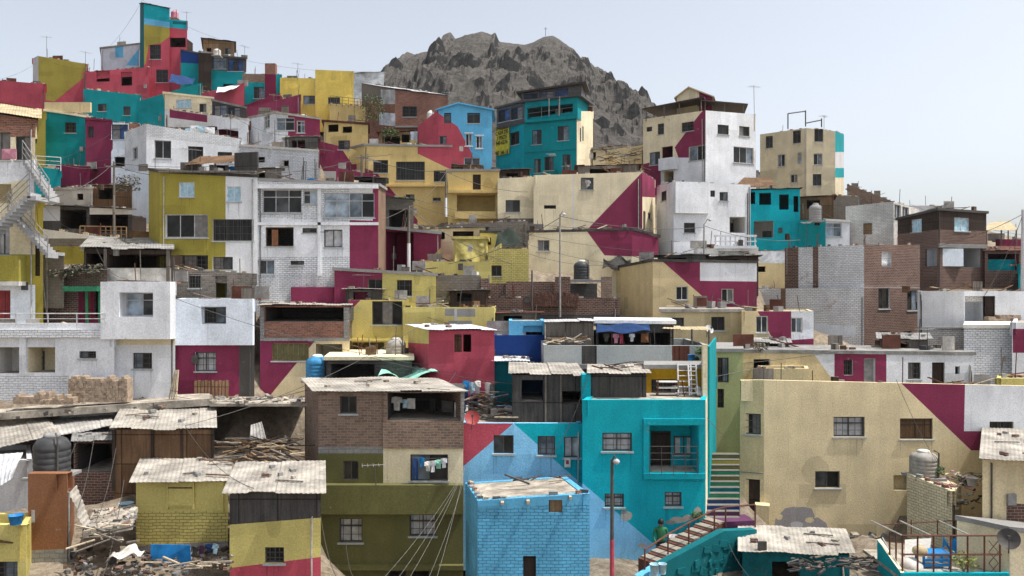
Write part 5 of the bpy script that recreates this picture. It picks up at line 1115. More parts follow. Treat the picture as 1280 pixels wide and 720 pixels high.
b = MB(); fc = Face(P(700, 360, 30.1), P(720, 360, 30.1)); fc.box(b, fc.rect(705.5, 572.5, 713, 584), 0, .03, M('m:offwhite')); fc.box(b, fc.rect(707.5, 575, 711, 580), .031, .036, M('m:red')); one(b, 'sign_board', P(709, 584, 30), 'small white notice board with red mark under the window', 'sign')

# ---- ladder, table, cage terrace, gate, brick stacks, timber
def ladder(a, c, w, m, label, n=8):
    a, c = V(a), V(c); root = empty('ladder', a, label, 'ladder'); s = V((w, 0, 0))
    for q in (V((0, 0, 0)), s):
        b = MB(); b.tube([a + q, c + q], .03, M(m), 6); b.build('side_rail', root, a)
    for k in range(n):
        b = MB(); q = a + (c - a) * ((k + .5) / n); b.tube([q, q + s], .02, M(m), 5); b.build('rung', root, a)
ladder(P(848, 494, 30.1), P(847, 453, 30.9), .5, 'm:palegrey', 'pale pipe ladder leaning on the ochre wall', 6)
ladder(P(862, 494, 29.9), P(860, 456, 30.7), .3, 'm:palegrey', 'narrow grey ladder beside the wider pale ladder', 7)
def crate_table():
    o = P(822, 497, 30.2); root = empty('metal_stand', o, 'low white barred stand before the ochre wall', 'stand')
    for z in (.12, .34, .56):
        b = MB(); b.obox(o + V((0, 0, z)), V((.8, 0, 0)), V((0, .35, 0)), V((0, 0, .04)), M('m:offwhite')); b.build('shelf', root, o)
    for x in (0, .76):
        for y in (0, .31):
            b = MB(); b.obox(o + V((x, y, 0)), V((.04, 0, 0)), V((0, .04, 0)), V((0, 0, .66)), M('m:rustred')); b.build('leg', root, o)
crate_table()
def cage():
    D = 25.6; o = P(1180, 720, D); root = empty('cage_frame', o, 'rusty iron cage frame round the lower right terrace', 'cage')
    def bar(a, c, nm, r=.028, m='m:rustred'):
        b = MB(); b.tube([P(*a), P(*c)], r, M(m), 6); b.build(nm, root, o)
    for x in (1128, 1147, 1167, 1188.5, 1209.5, 1230.5, 1250): bar((x, 735, D), (x, 669, D), 'upright')
    for x in (1112, 1120): bar((x, 728, D + .8), (x, 665, D + .8), 'upright')
    for y in (669.5, 693): bar((1128, y, D), (1252, y, D), 'cross_bar')
    for x in (1127, 1163, 1212): bar((x, 669, D), (x - 38, 651, D + 2.3), 'roof_bar', .024, 'm:tin')
    for x in (1147, 1180, 1210): bar((x - 8, 668, D + 2.3), (x - 8, 650, D + 2.3), 'upright', .02)
    bar((1100, 656, D + 2.3), (1205, 650, D + 2.3), 'back_bar', .02)
    for k in range(3): bar((1236, 676 + k * 14, D), (1248, 690 + k * 14, D), 'lattice_bar', .012); bar((1248, 676 + k * 14, D), (1236, 690 + k * 14, D), 'lattice_bar', .012)
    bar((1103, 672, D + 1.4), (1128, 716, D), 'side_bar', .022, 'm:tin')
    w = empty('terrace_wall', P(1110, 720, D), 'turquoise low wall under the iron cage', 'wall'); b = MB()
    a = P(1096.5, 674, D + 1.6); e = P(1126, 716, D - .1); lo = V((0, 0, 2.2))
    b.q([a - lo, e - lo, e, a], M('p:turq')); b.q([a, e, e + V((.14, .05, 0)), a + V((.14, .05, 0))], M('p:pcream')); q = V((.14, .05, 0)); b.q([a + q, e + q, e + q - lo, a + q - lo], M('p:pcream')); b.q([a - lo, a, a + q, a + q - lo], M('p:turq')); b.build('wall_face', w, P(1110, 720, D))
    b = MB(); e2 = P(1262, 716, D - .1); b.obox(e - lo, e2 - e, V((0, .14, 0)), lo - V((0, 0, .01)), M('p:turq')); b.build('front_face', w, P(1110, 720, D))
    b = MB(); e3 = e + V((0, .15, -.25)); b.obox(e3, e2 - e, V((0, 2.6, 0)), V((0, 0, .1)), M('d:dust')); b.build('terrace_floor', w, P(1110, 720, D))
    # things kept inside
    t = empty('work_table', P(1165, 716, D + .9), 'bright blue slatted table inside the iron cage', 'table'); tp = V(t.location)
    b = MB(); b.obox(tp + V((-.4, -.2, .62)), V((.95, 0, 0)), V((0, .6, 0)), V((0, 0, .06)), M('m:bblue')); b.build('table_top', t, tp)
    for k in range(3):
        b = MB(); b.obox(tp + V((-.36, -.22, .12 + .16 * k)), V((.87, 0, 0)), V((0, .03, 0)), V((0, 0, .09)), M('m:bblue')); b.build('front_slat', t, tp)
    for x in (-.38, .48):
        for y in (-.18, .32):
            b = MB(); b.obox(tp + V((x, y, 0)), V((.06, 0, 0)), V((0, .06, 0)), V((0, 0, .62)), M('m:bblue')); b.build('leg', t, tp)
    def bag(px, py, r, m, label, nm='sack', cat='sack'):
        c_ = P(px, py, D + .9); b = MB(); b.lathe(c_, [(r * .7, 0), (r, r * .35), (r * .95, r * .9), (r * .5, r * 1.25), (r * .3, r * 1.35)], M(m), 14)
        one(b, nm, c_, label, cat, None, None, True)
    bag(1140, 716, .36, 't:offwhite', 'pale sack leaning inside the left of the cage'); bag(1150, 694, .24, 't:straw', 'straw coloured sack behind the blue table'); bag(1116, 705, .13, 'm:coral', 'small red bucket inside the teal wall corner', 'bucket', 'bucket')
    cloth('tangle of bright blue cloth above the blue table', [(1178, 683, D + 1.6), (1206, 686, D + 1.6), (1204, 676, D + 1.8), (1180, 673, D + 1.8)], 't:bblue', 'cloth_bundle', 'cloth', .12)
    slab('pale board leaning behind the cage', [(1131, 700, D + 1.8), (1164, 700, D + 1.8), (1164, 674, D + 2.2), (1131, 676, D + 2.2)], 'p:offwhite', .04, 'board', 'board')
cage()
def leaf_plant(px, py, D, r, h, label, m='leaf', n=70, name='plant', cat='plant', trunk=0):
    p = P(px, py, D); root = empty(name, p, label, cat)
    b = MB()
    for k in range(5): a = rnd(0, 6.28); b.tube([p, p + V((math.cos(a) * r * .3, math.sin(a) * r * .3, h * .5 + trunk)), p + V((math.cos(a) * r * .7, math.sin(a) * r * .7, h * .9 + trunk))], .015 + .03 * (trunk > 0), M('w:brown'), 4, .006)
    b.build('stem', root, p)
    b = MB(); mm = LEAF[m]
    for k in range(int(n * 2.4)):
        a, t, z = rnd(0, 6.28), r * math.sqrt(random.random()), h * (.25 + .75 * random.random()) + trunk; c_ = p + V((math.cos(a) * t, math.sin(a) * t, z)); s = rnd(.04, .09) * (1 + .5 * (r > .5))
        d = V((rnd(-1, 1), rnd(-1, 1), rnd(-.6, .6))).normalized(); e = d.cross(V((rnd(-1, 1), rnd(-1, 1), 1))).normalized()
        b.q([c_ - d * s, c_ + e * s * .45, c_ + d * s, c_ - e * s * .45], mm)
    b.build('foliage', root, p)
def leafmat(nm, c):
    m, N, L, B = newmat(nm); g = N.new('ShaderNodeNewGeometry'); L.new(ramp(N, L, noise_n(N, L, g.outputs['Position'], 6, 2), .3, .7, mul(c, .6), mul(c, 1.4)), B.inputs['Base Color']); B.inputs['Roughness'].default_value = .7; return m
LEAF = dict(leaf=leafmat('green_leaf', (.06, .12, .03)), dry=leafmat('dry_leaf', (.075, .068, .045)), lime=leafmat('lime_leaf', (.22, .26, .05)))
for px, py, D, r, h, t, m, n in ((1172, 596, 30.6, .25, .4, 'dark green potted plant beside the grey tank', 'leaf', 60), (1206, 609, 30.5, .22, .35, 'bright green potted plant between tank and tan house', 'leaf', 60), (1205, 716, 25.9, .4, .62, 'lime leaved plant at the foot of the cage', 'lime', 70), (878, 446, 34.6, .3, .45, 'leafy potted plant in the terrace corner', 'leaf', 70), (868, 454, 34.7, .18, .3, 'small dark potted plant on the grey terrace', 'leaf', 40),
    (160, 246, 53, .8, 1.4, 'leafless grey green bush below the pale blue wall', 'dry', 160), (467, 160, 75, 1.1, 3.0, 'thin green tree beside the brown brick house', 'leaf', 260), (441, 168, 76, .6, .9, 'small green shrub on the yellow terrace', 'leaf', 90), (108, 348, 40.5, .9, .7, 'rusty dry creeper over the brick rooms', 'dry', 160), (76, 350, 40, .6, .5, 'dry tuft beside the white landing', 'dry', 100), (950, 440, 36.6, .4, .4, 'dusty plant by the dark roof edge', 'dry', 60), (488, 175, 70.5, .8, 1.0, 'dark shrub before the timber lean to', 'leaf', 120), (872, 650, 28.9, .2, .3, 'weed growing at the turn of the steps', 'leaf', 40)):
    leaf_plant(px, py, D, r, h, t, m, n)
def gate():
    o = P(243, 500, 35.6); root = empty('wooden_gate', o, 'brown slatted wooden gate before the magenta wall', 'gate')
    b = MB()
    for k in range(10): b.obox(o + V((k * .155, 0, 0)), V((.11, 0, 0)), V((0, .03, 0)), V((0, 0, .85 + .03 * (k % 2))), M('w:wood'))
    b.build('slat_panel', root, o)
    for z in (.15, .65):
        b = MB(); b.obox(o + V((-.05, .035, z)), V((1.6, 0, 0)), V((0, .04, 0)), V((0, 0, .08)), M('w:brown')); b.build('cross_rail', root, o)
gate()
def brick_stack(px, py, D, nx, nz, label, m='k:gbrick', ragged=True):
    o = P(px, py, D); b = MB(); mm = M(m)
    for i in range(nx):
        top = nz - (random.randrange(3) if ragged else 0)
        for k in range(top): b.obox(o + V((i * .125 + rnd(-.01, .01), rnd(-.03, .03), k * .1)), V((.118, 0, 0)), V((0, .5, 0)), V((0, 0, .095)), mm)
    tag(b.build('brick_stack', None, o), label, 'brick stack', 'stacked bricks before the white houses')
C.update(paleb=(.40, .31, .23)); 
brick_stack(85, 503, 33.6, 20, 11, 'tall stack of pale bricks under the white porch wall', 'm:paleb'); brick_stack(16, 505, 33.4, 12, 5, 'low broken brick stack at the far left foot', 'm:paleb'); brick_stack(50, 506, 33.2, 11, 4, 'small brick stack between the two others', 'm:paleb')
brick_stack(667, 383, 44.2, 20, 8, 'red bricks stacked in the unfinished house gap', 'm:dbrick'); brick_stack(1236, 403, 43, 14, 4, 'loose bricks on the white ledge by the black door', 'm:paleb')
def timber(x0, y0, x1, y1, D0, D1, n, label, mats, lmax=1.0, name='timber_heap', cat='timber heap'):
    b = MB(); o = P((x0 + x1) / 2, y1, D0)
    for k in range(n):
        c_ = P(rnd(x0, x1), rnd(y0, y1), 0); t = random.random(); D = D0 + (D1 - D0) * t; py = y1 + (y0 - y1) * t
        c_ = P(rnd(x0, x1), py, D) + V((0, 0, rnd(0, .16)))
        b.cbox(c_, (rnd(.25, 1) * lmax, rnd(.03, .10), rnd(.02, .05)), M(random.choice(mats)), rnd(-.6, .9), rnd(-.35, .35))
    one(b, name, o, label, cat, None, 'stuff')
timber(280, 552, 372, 578, 28.8, 31, 100, 'heap of broken pale timber behind the yellow and pink house', ['w:pwood', 'w:wood', 'w:gwood', 'w:brown', 'w:dbrown'], 1.5)
timber(180, 703, 285, 716, 23.2, 24.0, 9, 'loose planks and boards on the yard floor', ['w:pwood', 'w:gwood', 'd:dust'], 1.1)
timber(95, 650, 168, 690, 23.2, 24.6, 14, 'splintered timber hanging under the collapsed slab', ['w:pwood', 'w:brown', 'w:gwood', 'm:dgrey'], 1.2)
timber(690, 424, 735, 430, 35.2, 36, 26, 'driftwood and scrap on the grey terrace ledge', ['w:pwood', 'w:gwood', 'm:offwhite', 'w:wood'], .9)
timber(755, 181, 806, 214, 66, 70, 60, 'scrap timber in the ruined yard between tall houses', ['w:gwood', 'w:brown', 'w:pwood', 'm:dgrey'], 2.2)
timber(640, 600, 720, 603, 27, 28.4, 9, 'sticks and cables on the blue brick roof', ['w:brown', 'm:dgrey', 'w:pwood'], 1.0)
timber(745, 455, 800, 466, 30.4, 32.4, 12, 'sticks lying on the pale timber room roof', ['w:brown', 'm:rustred', 'm:dgrey'], 1.3)
timber(585, 495, 635, 525, 31, 32, 60, 'dark junk heap below the hanging laundry', ['m:dgrey', 'w:dbrown', 'm:grey', 'm:tankblk', 'w:brown'], .8)
timber(990, 700, 1095, 716, 24.6, 26, 90, 'dark scrap heap beside the teal shed', ['m:dgrey', 'w:dbrown', 'm:tankblk', 'w:gwood'], .45)
timber(1180, 590, 1228, 640, 29.5, 30.8, 70, 'cluttered pots and scraps between lean to and tan house', ['m:offwhite', 'm:dgrey', 'w:brown', 'm:pink', 'w:pwood', 'm:grey'], .5)
timber(875, 310, 945, 325, 51, 53, 60, 'junk piled under the white balustrade', ['m:offwhite', 'm:dgrey', 'w:brown', 'm:grey', 'w:gwood'], 1.0)
timber(52, 300, 160, 312, 47, 49, 60, 'boards and scraps on the dark porch roof edge', ['w:gwood', 'w:brown', 'm:dgrey', 'w:pwood'], 1.6)
for k, x in enumerate((211, 214, 217, 220)):
    b = MB(); a = P(x, 500, 34.2 - .1 * k); b.tube([a, a + V((.15 - .06 * k, .3, 1.25))], .035, M('w:pwood'), 5); one(b, 'pole', a, ('pale pole', 'second pale pole', 'third pale pole', 'fourth pale pole')[k] + ' from the left leaning on the white house', 'pole', 'poles leaning on the white house')
b = MB(); corr(b, [P(312, 553, 31), P(333, 549, 31), P(327, 527, 31.6), P(313, 531, 31.6)], M('s:tin')); one(b, 'roof_sheet', P(312, 553, 31), 'upright corrugated scrap against the rough terrace wall', 'roof sheet')
# bucket, bins and basins
def basin(px, py, D, r, h, m, label, name, cat):
    c_ = P(px, py, D); b = MB(); b.lathe(c_, [(r * .75, 0), (r, h), (r * 1.06, h), (r * .94, h * .96), (r * .7, h * .1)], M(m), 18); one(b, name, c_, label, cat, None, None, True)
basin(20, 655, 22.9, .2, .26, 'm:bblue', 'bright blue bucket on the cream yellow parapet', 'bucket', 'bucket')
basin(158, 636, 27.2, .24, .2, 'm:lblue', 'pale blue basin on the collapsed slab', 'basin', 'basin')
basin(818, 719, 25.6, .15, .36, 'm:lblue', 'pale blue water drum at the foot of the steps', 'drum', 'drum')
basin(828, 717, 25.7, .14, .32, 'm:lblue', 'second pale blue drum beside the handrail', 'drum', 'drum')
basin(843, 690, 28.2, .26, .55, 'm:palegrey', 'pale grey drum beside the person in green', 'drum', 'drum')
basin(864, 452, 34.5, .16, .3, 'm:bblue', 'small blue bucket in the grey terrace corner', 'bucket', 'bucket')
basin(1215, 607, 30.2, .2, .3, 'm:offwhite', 'white tub among the pots beside the tan house', 'tub', 'tub')
# frame on the lone house, cross on the summit
def pipe_frame():
    o = P(985, 161, 74.5); root = empty('pipe_frame', o, 'bare pipe frame standing on the lone skyline house', 'frame')
    for a, c_ in (((985, 161), (985, 142)), ((1007, 158), (1007, 138)), ((985, 142), (1007, 139)), ((1007, 154), (1027, 150)), ((1027, 159), (1027, 148))):
        b = MB(); b.tube([P(*a, 74.5), P(*c_, 74.5)], .06, M('m:dgrey'), 5); b.build('pipe', root, o)
pipe_frame()
def mast():
    o = P(682, 47, 400); root = empty('summit_cross', o, 'thin cross standing on the rocky summit', 'cross'); b = MB(); b.tube([o - V((0, 0, 2)), P(682, 34, 400)], .15, M('m:grey'), 5); b.build('shaft', root, o); b = MB(); b.tube([P(680, 36, 400), P(684, 36, 400)], .13, M('m:grey'), 5); b.build('crosspiece', root, o)
mast()

# ---- rubble nobody could count
def rubble(label, quad, n, mats, lo, hi, lift=.1):
    c = [P(*q) for q in quad]; b = MB()
    for k in range(n):
        u, v = random.random(), random.random(); p = (c[0] * (1 - u) + c[1] * u) * (1 - v) + (c[3] * (1 - u) + c[2] * u) * v
        s = rnd(lo, hi); b.cbox(p + V((0, 0, rnd(-.03, lift))), (s, s * rnd(.4, .9), s * rnd(.25, .7)), M(random.choice(mats)), rnd(0, 3), rnd(-.5, .5))
    one(b, 'rubble', c[0], label, 'rubble', None, 'stuff')
RB = ['d:dust', 'p:grey', 'k:gbrick', 'd:dust', 'm:dgrey', 'w:gwood', 'd:pdust']
rubble('broken masonry strewn over the collapsed slab', [(104, 668, 24.6), (166, 657, 24.8), (169, 634, 27), (118, 640, 27)], 260, RB, .05, .25)
rubble('bricks and stones along the ledge below the white houses', [(-20, 524, 33.2), (262, 504, 33.6), (262, 498, 35.3), (-20, 506, 35.3)], 420, RB, .05, .3)
rubble('stones on the rough terrace under the magenta houses', [(262, 505, 33), (384, 505, 33.4), (384, 497, 36.5), (262, 497, 36.5)], 160, RB, .05, .25)
rubble('dark and pale rubbish covering the lower left yard', [(80, 722, 22.8), (290, 716, 23.4), (290, 690, 26), (88, 690, 26)], 240, ['d:grey', 'k:dbrick', 'm:dgrey', 'm:tankblk', 'w:dbrown', 'w:dbrown', 'w:crate', 'w:gwood'], .04, .22, .2)  # rubbish colours picked dark to stand for the yard's shadows
rubble('stones and dirt at the foot of the beige wall', [(955, 700, 30.5), (1130, 690, 30.5), (1130, 672, 32.4), (960, 676, 32.4)], 300, RB, .05, .35, .2)
# ---- person on the landing
def person():
    foot = P(826, 709, 28.3); joints = {'pel': (0, 0, .92), 'ch': (0, .02, 1.25), 'nk': (0, .0, 1.45), 'hd': (0, -.03, 1.56), 'tp': (0, -.03, 1.70), 'hl': (-.1, 0, .88), 'kl': (-.12, -.04, .5), 'al': (-.12, .02, .08), 'tl': (-.13, -.14, .03), 'hr': (.1, 0, .88), 'kr': (.13, .0, .5), 'ar': (.14, .06, .08), 'tr': (.15, -.1, .03),
              'sl': (-.19, .02, 1.38), 'el': (-.27, -.02, 1.1), 'wl': (-.22, -.2, .92), 'gl': (-.2, -.28, .9), 'sr': (.19, .02, 1.38), 'er': (.26, .0, 1.1), 'wr': (.24, -.16, .9), 'gr': (.23, -.24, .88)}
    rad = dict(pel=.15, ch=.165, nk=.06, hd=.10, tp=.085, hl=.09, kl=.062, al=.045, tl=.035, hr=.09, kr=.062, ar=.045, tr=.035, sl=.07, el=.048, wl=.034, gl=.03, sr=.07, er=.048, wr=.034, gr=.03)
    E = 'pel-ch ch-nk nk-hd hd-tp pel-hl hl-kl kl-al al-tl pel-hr hr-kr kr-ar ar-tr ch-sl sl-el el-wl wl-gl ch-sr sr-er er-wr wr-gr'.split(); ks = list(joints)
    me = bpy.data.meshes.new('person'); me.from_pydata([V(joints[k]) for k in ks], [tuple(ks.index(q) for q in e.split('-')) for e in E], [])
    o = bpy.data.objects.new('person', me); COL.objects.link(o); o.location = foot
    md = o.modifiers.new('skin', 'SKIN'); sv = me.skin_vertices[0].data
    for i, k in enumerate(ks): sv[i].radius = (rad[k], rad[k] * .8); sv[i].use_root = k == 'pel'
    o.modifiers.new('smooth', 'SUBSURF').render_levels = 2
    m, N, L, B = newmat('clothed_body'); tc = N.new('ShaderNodeTexCoord'); sp = N.new('ShaderNodeSeparateXYZ'); L.new(tc.outputs['Object'], sp.inputs[0]); r = N.new('ShaderNodeValToRGB'); r.color_ramp.interpolation = 'CONSTANT'
    e = r.color_ramp.elements; e[0].color = (.03, .03, .04, 1); e[1].position = .5; e[1].color = (.02, .14, .05, 1); n2 = e.new(.79); n2.color = (.28, .15, .10, 1)
    dv = N.new('ShaderNodeMath'); dv.operation = 'DIVIDE'; dv.inputs[1].default_value = 1.85; L.new(sp.outputs['Z'], dv.inputs[0]); L.new(dv.outputs[0], r.inputs[0]); L.new(r.outputs[0], B.inputs['Base Color']); B.inputs['Roughness'].default_value = .8
    me.materials.append(m); tag(o, 'person in a green top standing beside the side steps handrail', 'person')
    b = MB(); b.lathe(foot + V((0, -.01, 1.6)), [(.107, -.05), (.112, 0), (.1, .06), (.06, .11), (.01, .125)], M('m:black'), 14); b.build('hair', o, foot, True)
person()

# ---- clutter on the roofs that nobody could count
def clutter():
    for H_ in HOUSES:
        if isinstance(H_, tuple) or H_['roof'] not in ('flat', 'slab') or 'holding a grey' in H_['label'] or 'orange' in H_['label'] or 'low sky blue' in H_['label']: continue
        fc = H_['faces'][H_['nf'] - 1 if H_['nf'] > 1 and H_['faces'][0].L < H_['faces'][1].L else 0]; L_ = fc.L
        if L_ < 2.5: continue
        b = MB(); n = int(4 + L_ * 1.7); D = fc.A.y; z0 = H_['z'][0]; z1 = H_['z'][1]; i0 = H_['faces'].index(fc)
        below = z0 < 0
        for k in range(n):
            s = rnd(.25, L_ - .25); dep = rnd(.35, 2.2); t = s / L_; z = H_['z'][i0] * (1 - t) + H_['z'][i0 + 1] * t + (.17 if H_['roof'] == 'slab' else -H_['par'] + .01)
            q = fc.w((s, z), -dep); r = random.random()
            if r < .3:
                sz = (rnd(.15, .5), rnd(.15, .4), rnd(.1, .4)); b.cbox(q + V((0, 0, sz[2] / 2)), sz, M(random.choice(['m:grey', 'w:brown', 'm:offwhite', 'w:pwood', 'p:grey', 'm:tankblk', 'm:grey', 'w:crate', 'w:gwood'])), rnd(0, 1.5))
            elif r < .62: b.cbox(q + V((0, 0, rnd(.05, .3))), (rnd(.6, 1.8), rnd(.06, .2), .04), M(random.choice(['w:pwood', 'w:gwood', 'w:brown', 'm:rustred'])), rnd(-.7, .7), rnd(-.35, .35))
            elif r < .8: b.tube([q, q + V((rnd(-.12, .12), rnd(-.1, .1), rnd(.6, 1.5)))], .022, M(random.choice(['w:gwood', 'm:dgrey', 'm:rustred'])), 5)
            elif r < .9: b.cbox(q + V((0, 0, .35)), (rnd(.5, 1.2), .04, rnd(.4, .7)), M(random.choice(['s:tin', 's:rustred', 'w:gwood', 's:tin'])), rnd(-.3, .3))
            else:
                for j in range(5): b.cbox(q + V((rnd(-.3, .3), rnd(-.2, .2), .05)), (.22, .12, .09), M('k:brick'), rnd(0, 3))
        w = H_['label'].split(); o = one(b, 'roof_clutter', fc.w((L_ / 2, z0), -1), 'scraps on the roof of the ' + ' '.join(w[:10]), 'roof clutter', None, 'stuff')
clutter()

# ---- stones and boards weighing down the sheet roofs
def weights():
    for H_ in HOUSES:
        if isinstance(H_, tuple) or H_['roof'] != 'sheet' or len(H_['ring']) != 4: continue
        r, z = H_['ring'], H_['z']; b = MB()
        if H_['nf'] > 1: r = [r[1], r[2], r[3], r[0]]; z = [z[1], z[2], z[3], z[0]]
        for k in range(7):
            u, v = rnd(.06, .94), rnd(.06, .9); lp = lambda q: (q[0] * (1 - u) + q[1] * u) * (1 - v) + (q[3] * (1 - u) + q[2] * u) * v
            p = lp(r); p = V((p.x, p.y, lp(z) + .11))
            if k < 5: b.cbox(p, (rnd(.12, .3), rnd(.1, .2), rnd(.07, .14)), M(random.choice(['p:grey', 'k:dbrick', 'd:dust'])), rnd(0, 3))
            else: b.cbox(p, (rnd(.4, 1.1), rnd(.05, .1), .03), M(random.choice(['w:gwood', 'w:gwood', 'w:brown'])), rnd(-.8, .8))
        one(b, 'roof_weights', V((r[0].x, r[0].y, z[0])), 'stones and boards on the roof of the ' + ' '.join(H_['label'].split()[:8]), 'roof weights', None, 'stuff')
weights()

# ---- power and telephone cables
def cable(pts, sag, label, r=.012, m='m:dgrey', grp='overhead cables'):
    a, c_ = P(*pts[0]), P(*pts[1]); L_ = []
    for i in range(15):
        t = i / 14; q = a * (1 - t) + c_ * t; q.z -= sag * 4 * t * (1 - t); L_.append(q)
    b = MB(); b.tube(L_, r, M(m), 4); one(b, 'cable', a, label, 'cable', grp)
for k, (x0, y0, x1, y1, D0, D1) in enumerate(((480, 722, 574, 598, 22, 29.4), (498, 722, 577, 594, 22, 29.4), (512, 722, 579, 590, 22, 29.5), (536, 722, 580, 600, 22, 29.4), (546, 722, 581, 584, 22.4, 29.5))):
    cable([(x0, y0, D0), (x1, y1, D1)], .15, 'pale wire fanning down across the olive house front', .004, 'm:grey', 'wires fanning across the olive house')
for x0, y0, D0, x1, y1, D1, t in ((400, 640, 29, 421, 722, 23, 'pale wire dropping along the left edge of the olive front'), (432, 678, 29.6, 444, 722, 25, 'short wire below the left barred window'), (894, 633, 30, 938, 722, 24, 'wire crossing the painted steps toward the teal shed'), (845, 452, 34, 905, 545, 28, 'wire slanting over the turquoise facade'), (155, 600, 27, 128, 722, 22, 'wire dropping past the orange tower'), (118, 545, 28, 95, 640, 25, 'wire slanting beside the black tank'), (145, 560, 28, 118, 655, 25, 'wire slanting over the open workshop'),
    (735, 470, 29, 688, 570, 28.6, 'wire slanting over the sky blue facade'), (142, 204, 47, 330, 200, 57, 'long cable from the wooden pole to the white wall'), (142, 207, 47, 60, 200, 58, 'cable from the wooden pole to the teal house'), (142, 204, 47, 52, 250, 33, 'cable from the wooden pole to the olive post'), (142, 206, 47, 240, 216, 44, 'cable from the wooden pole to the olive house'), (452, 195, 58, 557, 214, 56.5, 'cable between the two poles before the amber house'), (452, 196, 58, 330, 215, 45, 'cable from the amber house pole to the gallery roof'), (452, 195, 58, 522, 180, 66, 'cable from the amber house pole to the coral wall'),
    (557, 214, 56.5, 660, 240, 57, 'cable from the white footed pole to the cream mural'), (511, 259, 47, 557, 216, 56, 'cable between the stair pole and the white footed pole'), (511, 259, 47, 400, 290, 43, 'cable from the stair pole to the white gallery house'), (511, 260, 47, 640, 330, 46, 'cable from the stair pole to the yellow terrace'), (1278, 268, 44, 1150, 310, 52, 'cable from the concrete pole to the block house'), (1278, 270, 44, 1230, 370, 43.4, 'cable from the concrete pole to the black door'), (218, 495, 34, 386, 487, 33, 'wire strung across the rough terrace'), (700, 272, 44, 560, 330, 46, 'cable from the grey lamp to the yellow terrace'), (700, 270, 44, 880, 284, 50, 'cable between the two grey street lamps'), (880, 282, 50, 1000, 300, 52, 'cable from the lamp to the unfinished block house')):
    cable([(x0, y0, D0), (x1, y1, D1)], .35, t, .011 if D0 < 35 else .016)

# ---- drain pipes and meter boxes on the fronts, thin lines strung between the roofs
random.seed(23)
def fittings():
    tops = []
    for H_ in HOUSES:
        if isinstance(H_, tuple): continue
        k = H_['nf'] - 1 if H_['nf'] > 1 and H_['faces'][0].L < H_['faces'][1].L else 0; fc = H_['faces'][k]
        z0, z1, zb_ = H_['z'][k], H_['z'][k + 1], H_['org'].z
        tops.append(fc.w((fc.L * rnd(.1, .9), (z0 + z1) / 2), .05))
        if fc.L < 2.5 or random.random() < .35: continue
        for q in range(1 if fc.L < 5 else 2):
            sx = rnd(.08, .3) if random.random() < .5 else fc.L - rnd(.08, .3); zt_ = z0 + (z1 - z0) * sx / fc.L - rnd(.1, .8)
            b = MB(); b.tube([fc.w((sx, zb_ - .3), .04), fc.w((sx + rnd(-.03, .03), (zb_ + zt_) / 2), .04), fc.w((sx, zt_), .04), fc.w((sx, zt_ + .05), -.05)], .03, M(random.choice(['m:dgrey', 'm:tin', 'm:grey'])), 6); b.build('drain_pipe', H_['root'], H_['org'])
        if random.random() < .5:
            sx = rnd(.4, fc.L - .5); zz = zb_ + rnd(1.0, 1.7); b = MB(); fc.box(b, (sx, zz, sx + .28, zz + .38), 0, .1, M(random.choice(['m:grey', 'm:tin', 'm:dgrey']))); b.build('meter_box', H_['root'], H_['org'])
    n = 0
    for t in range(900):
        a, c = random.sample(tops, 2); d = (a - c).length
        if n < 34 and 5 < d < 17 and abs(a.y - c.y) < 9:
            n += 1; pts = [a + (c - a) * (i / 12) - V((0, 0, (.25 + d * .02) * 4 * (i / 12) * (1 - i / 12) - .15)) for i in range(13)]
            b = MB(); b.tube(pts, .011, M('m:dgrey'), 4); one(b, 'cable', a, 'thin dark line sagging between the crowded house fronts', 'cable', 'thin lines strung between the houses')
fittings()
# ================================================================== ground, hill, mountain, light
def earth(name, ca, cb, cc):
    m, N, L, B = newmat(name)
    geo = N.new('ShaderNodeNewGeometry'); pos = geo.outputs['Position']
    a = ramp(N, L, noise_n(N, L, pos, .5, 8, .65), .35, .65, ca + (1,), cb + (1,))
    f = ramp(N, L, noise_n(N, L, pos, 3.5, 6, .7), .3, .7, G(.45), G(1.25))
    out = mix(N, L, 'MULTIPLY', 1.0, a, f)
    L.new(out, B.inputs['Base Color']); B.inputs['Roughness'].default_value = .95; B.inputs['Specular IOR Level'].default_value = .1
    b = N.new('ShaderNodeBump'); b.inputs['Strength'].default_value = .9; b.inputs['Distance'].default_value = .15
    L.new(noise_n(N, L, pos, 4, 8, .75), b.inputs['Height']); L.new(b.outputs['Normal'], B.inputs['Normal'])
    return m
EARTH = earth('dusty_earth', (.20, .16, .12), (.34, .285, .22), None)

for q in ((0, 16, -13), (-14, 16, -13), (14, 16, -13), (-8, 20, -12), (8, 20, -12.5), (0, 22, -12.5), (20, 20, -12), (-20, 19, -11.5), (-13, 23.5, -9.6), (-10.5, 23.5, -9.6), (3.4, 24.5, -10.8), (5.5, 24.5, -10.3), (8, 25.5, -9.7), (10, 26, -9.6),
          (7.6, 30, -8.0), (8.6, 31, -7.4), (9.0, 33, -6.8), (9.3, 35, -6.6), (7, 28.4, -9.4), (5.3, 28.4, -10.2), (5.0, 27.6, -10.3), (13, 29, -9.2), (12, 26, -9.6), (15, 27, -9.4),
          (-120, 90, 10), (120, 90, -4), (-120, 40, -8), (120, 40, -9), (-60, 130, 6), (0, 130, 4), (60, 130, -4), (-30, 125, 14), (-50, 110, 20), (30, 115, 2)):
    ANCH.append(q)

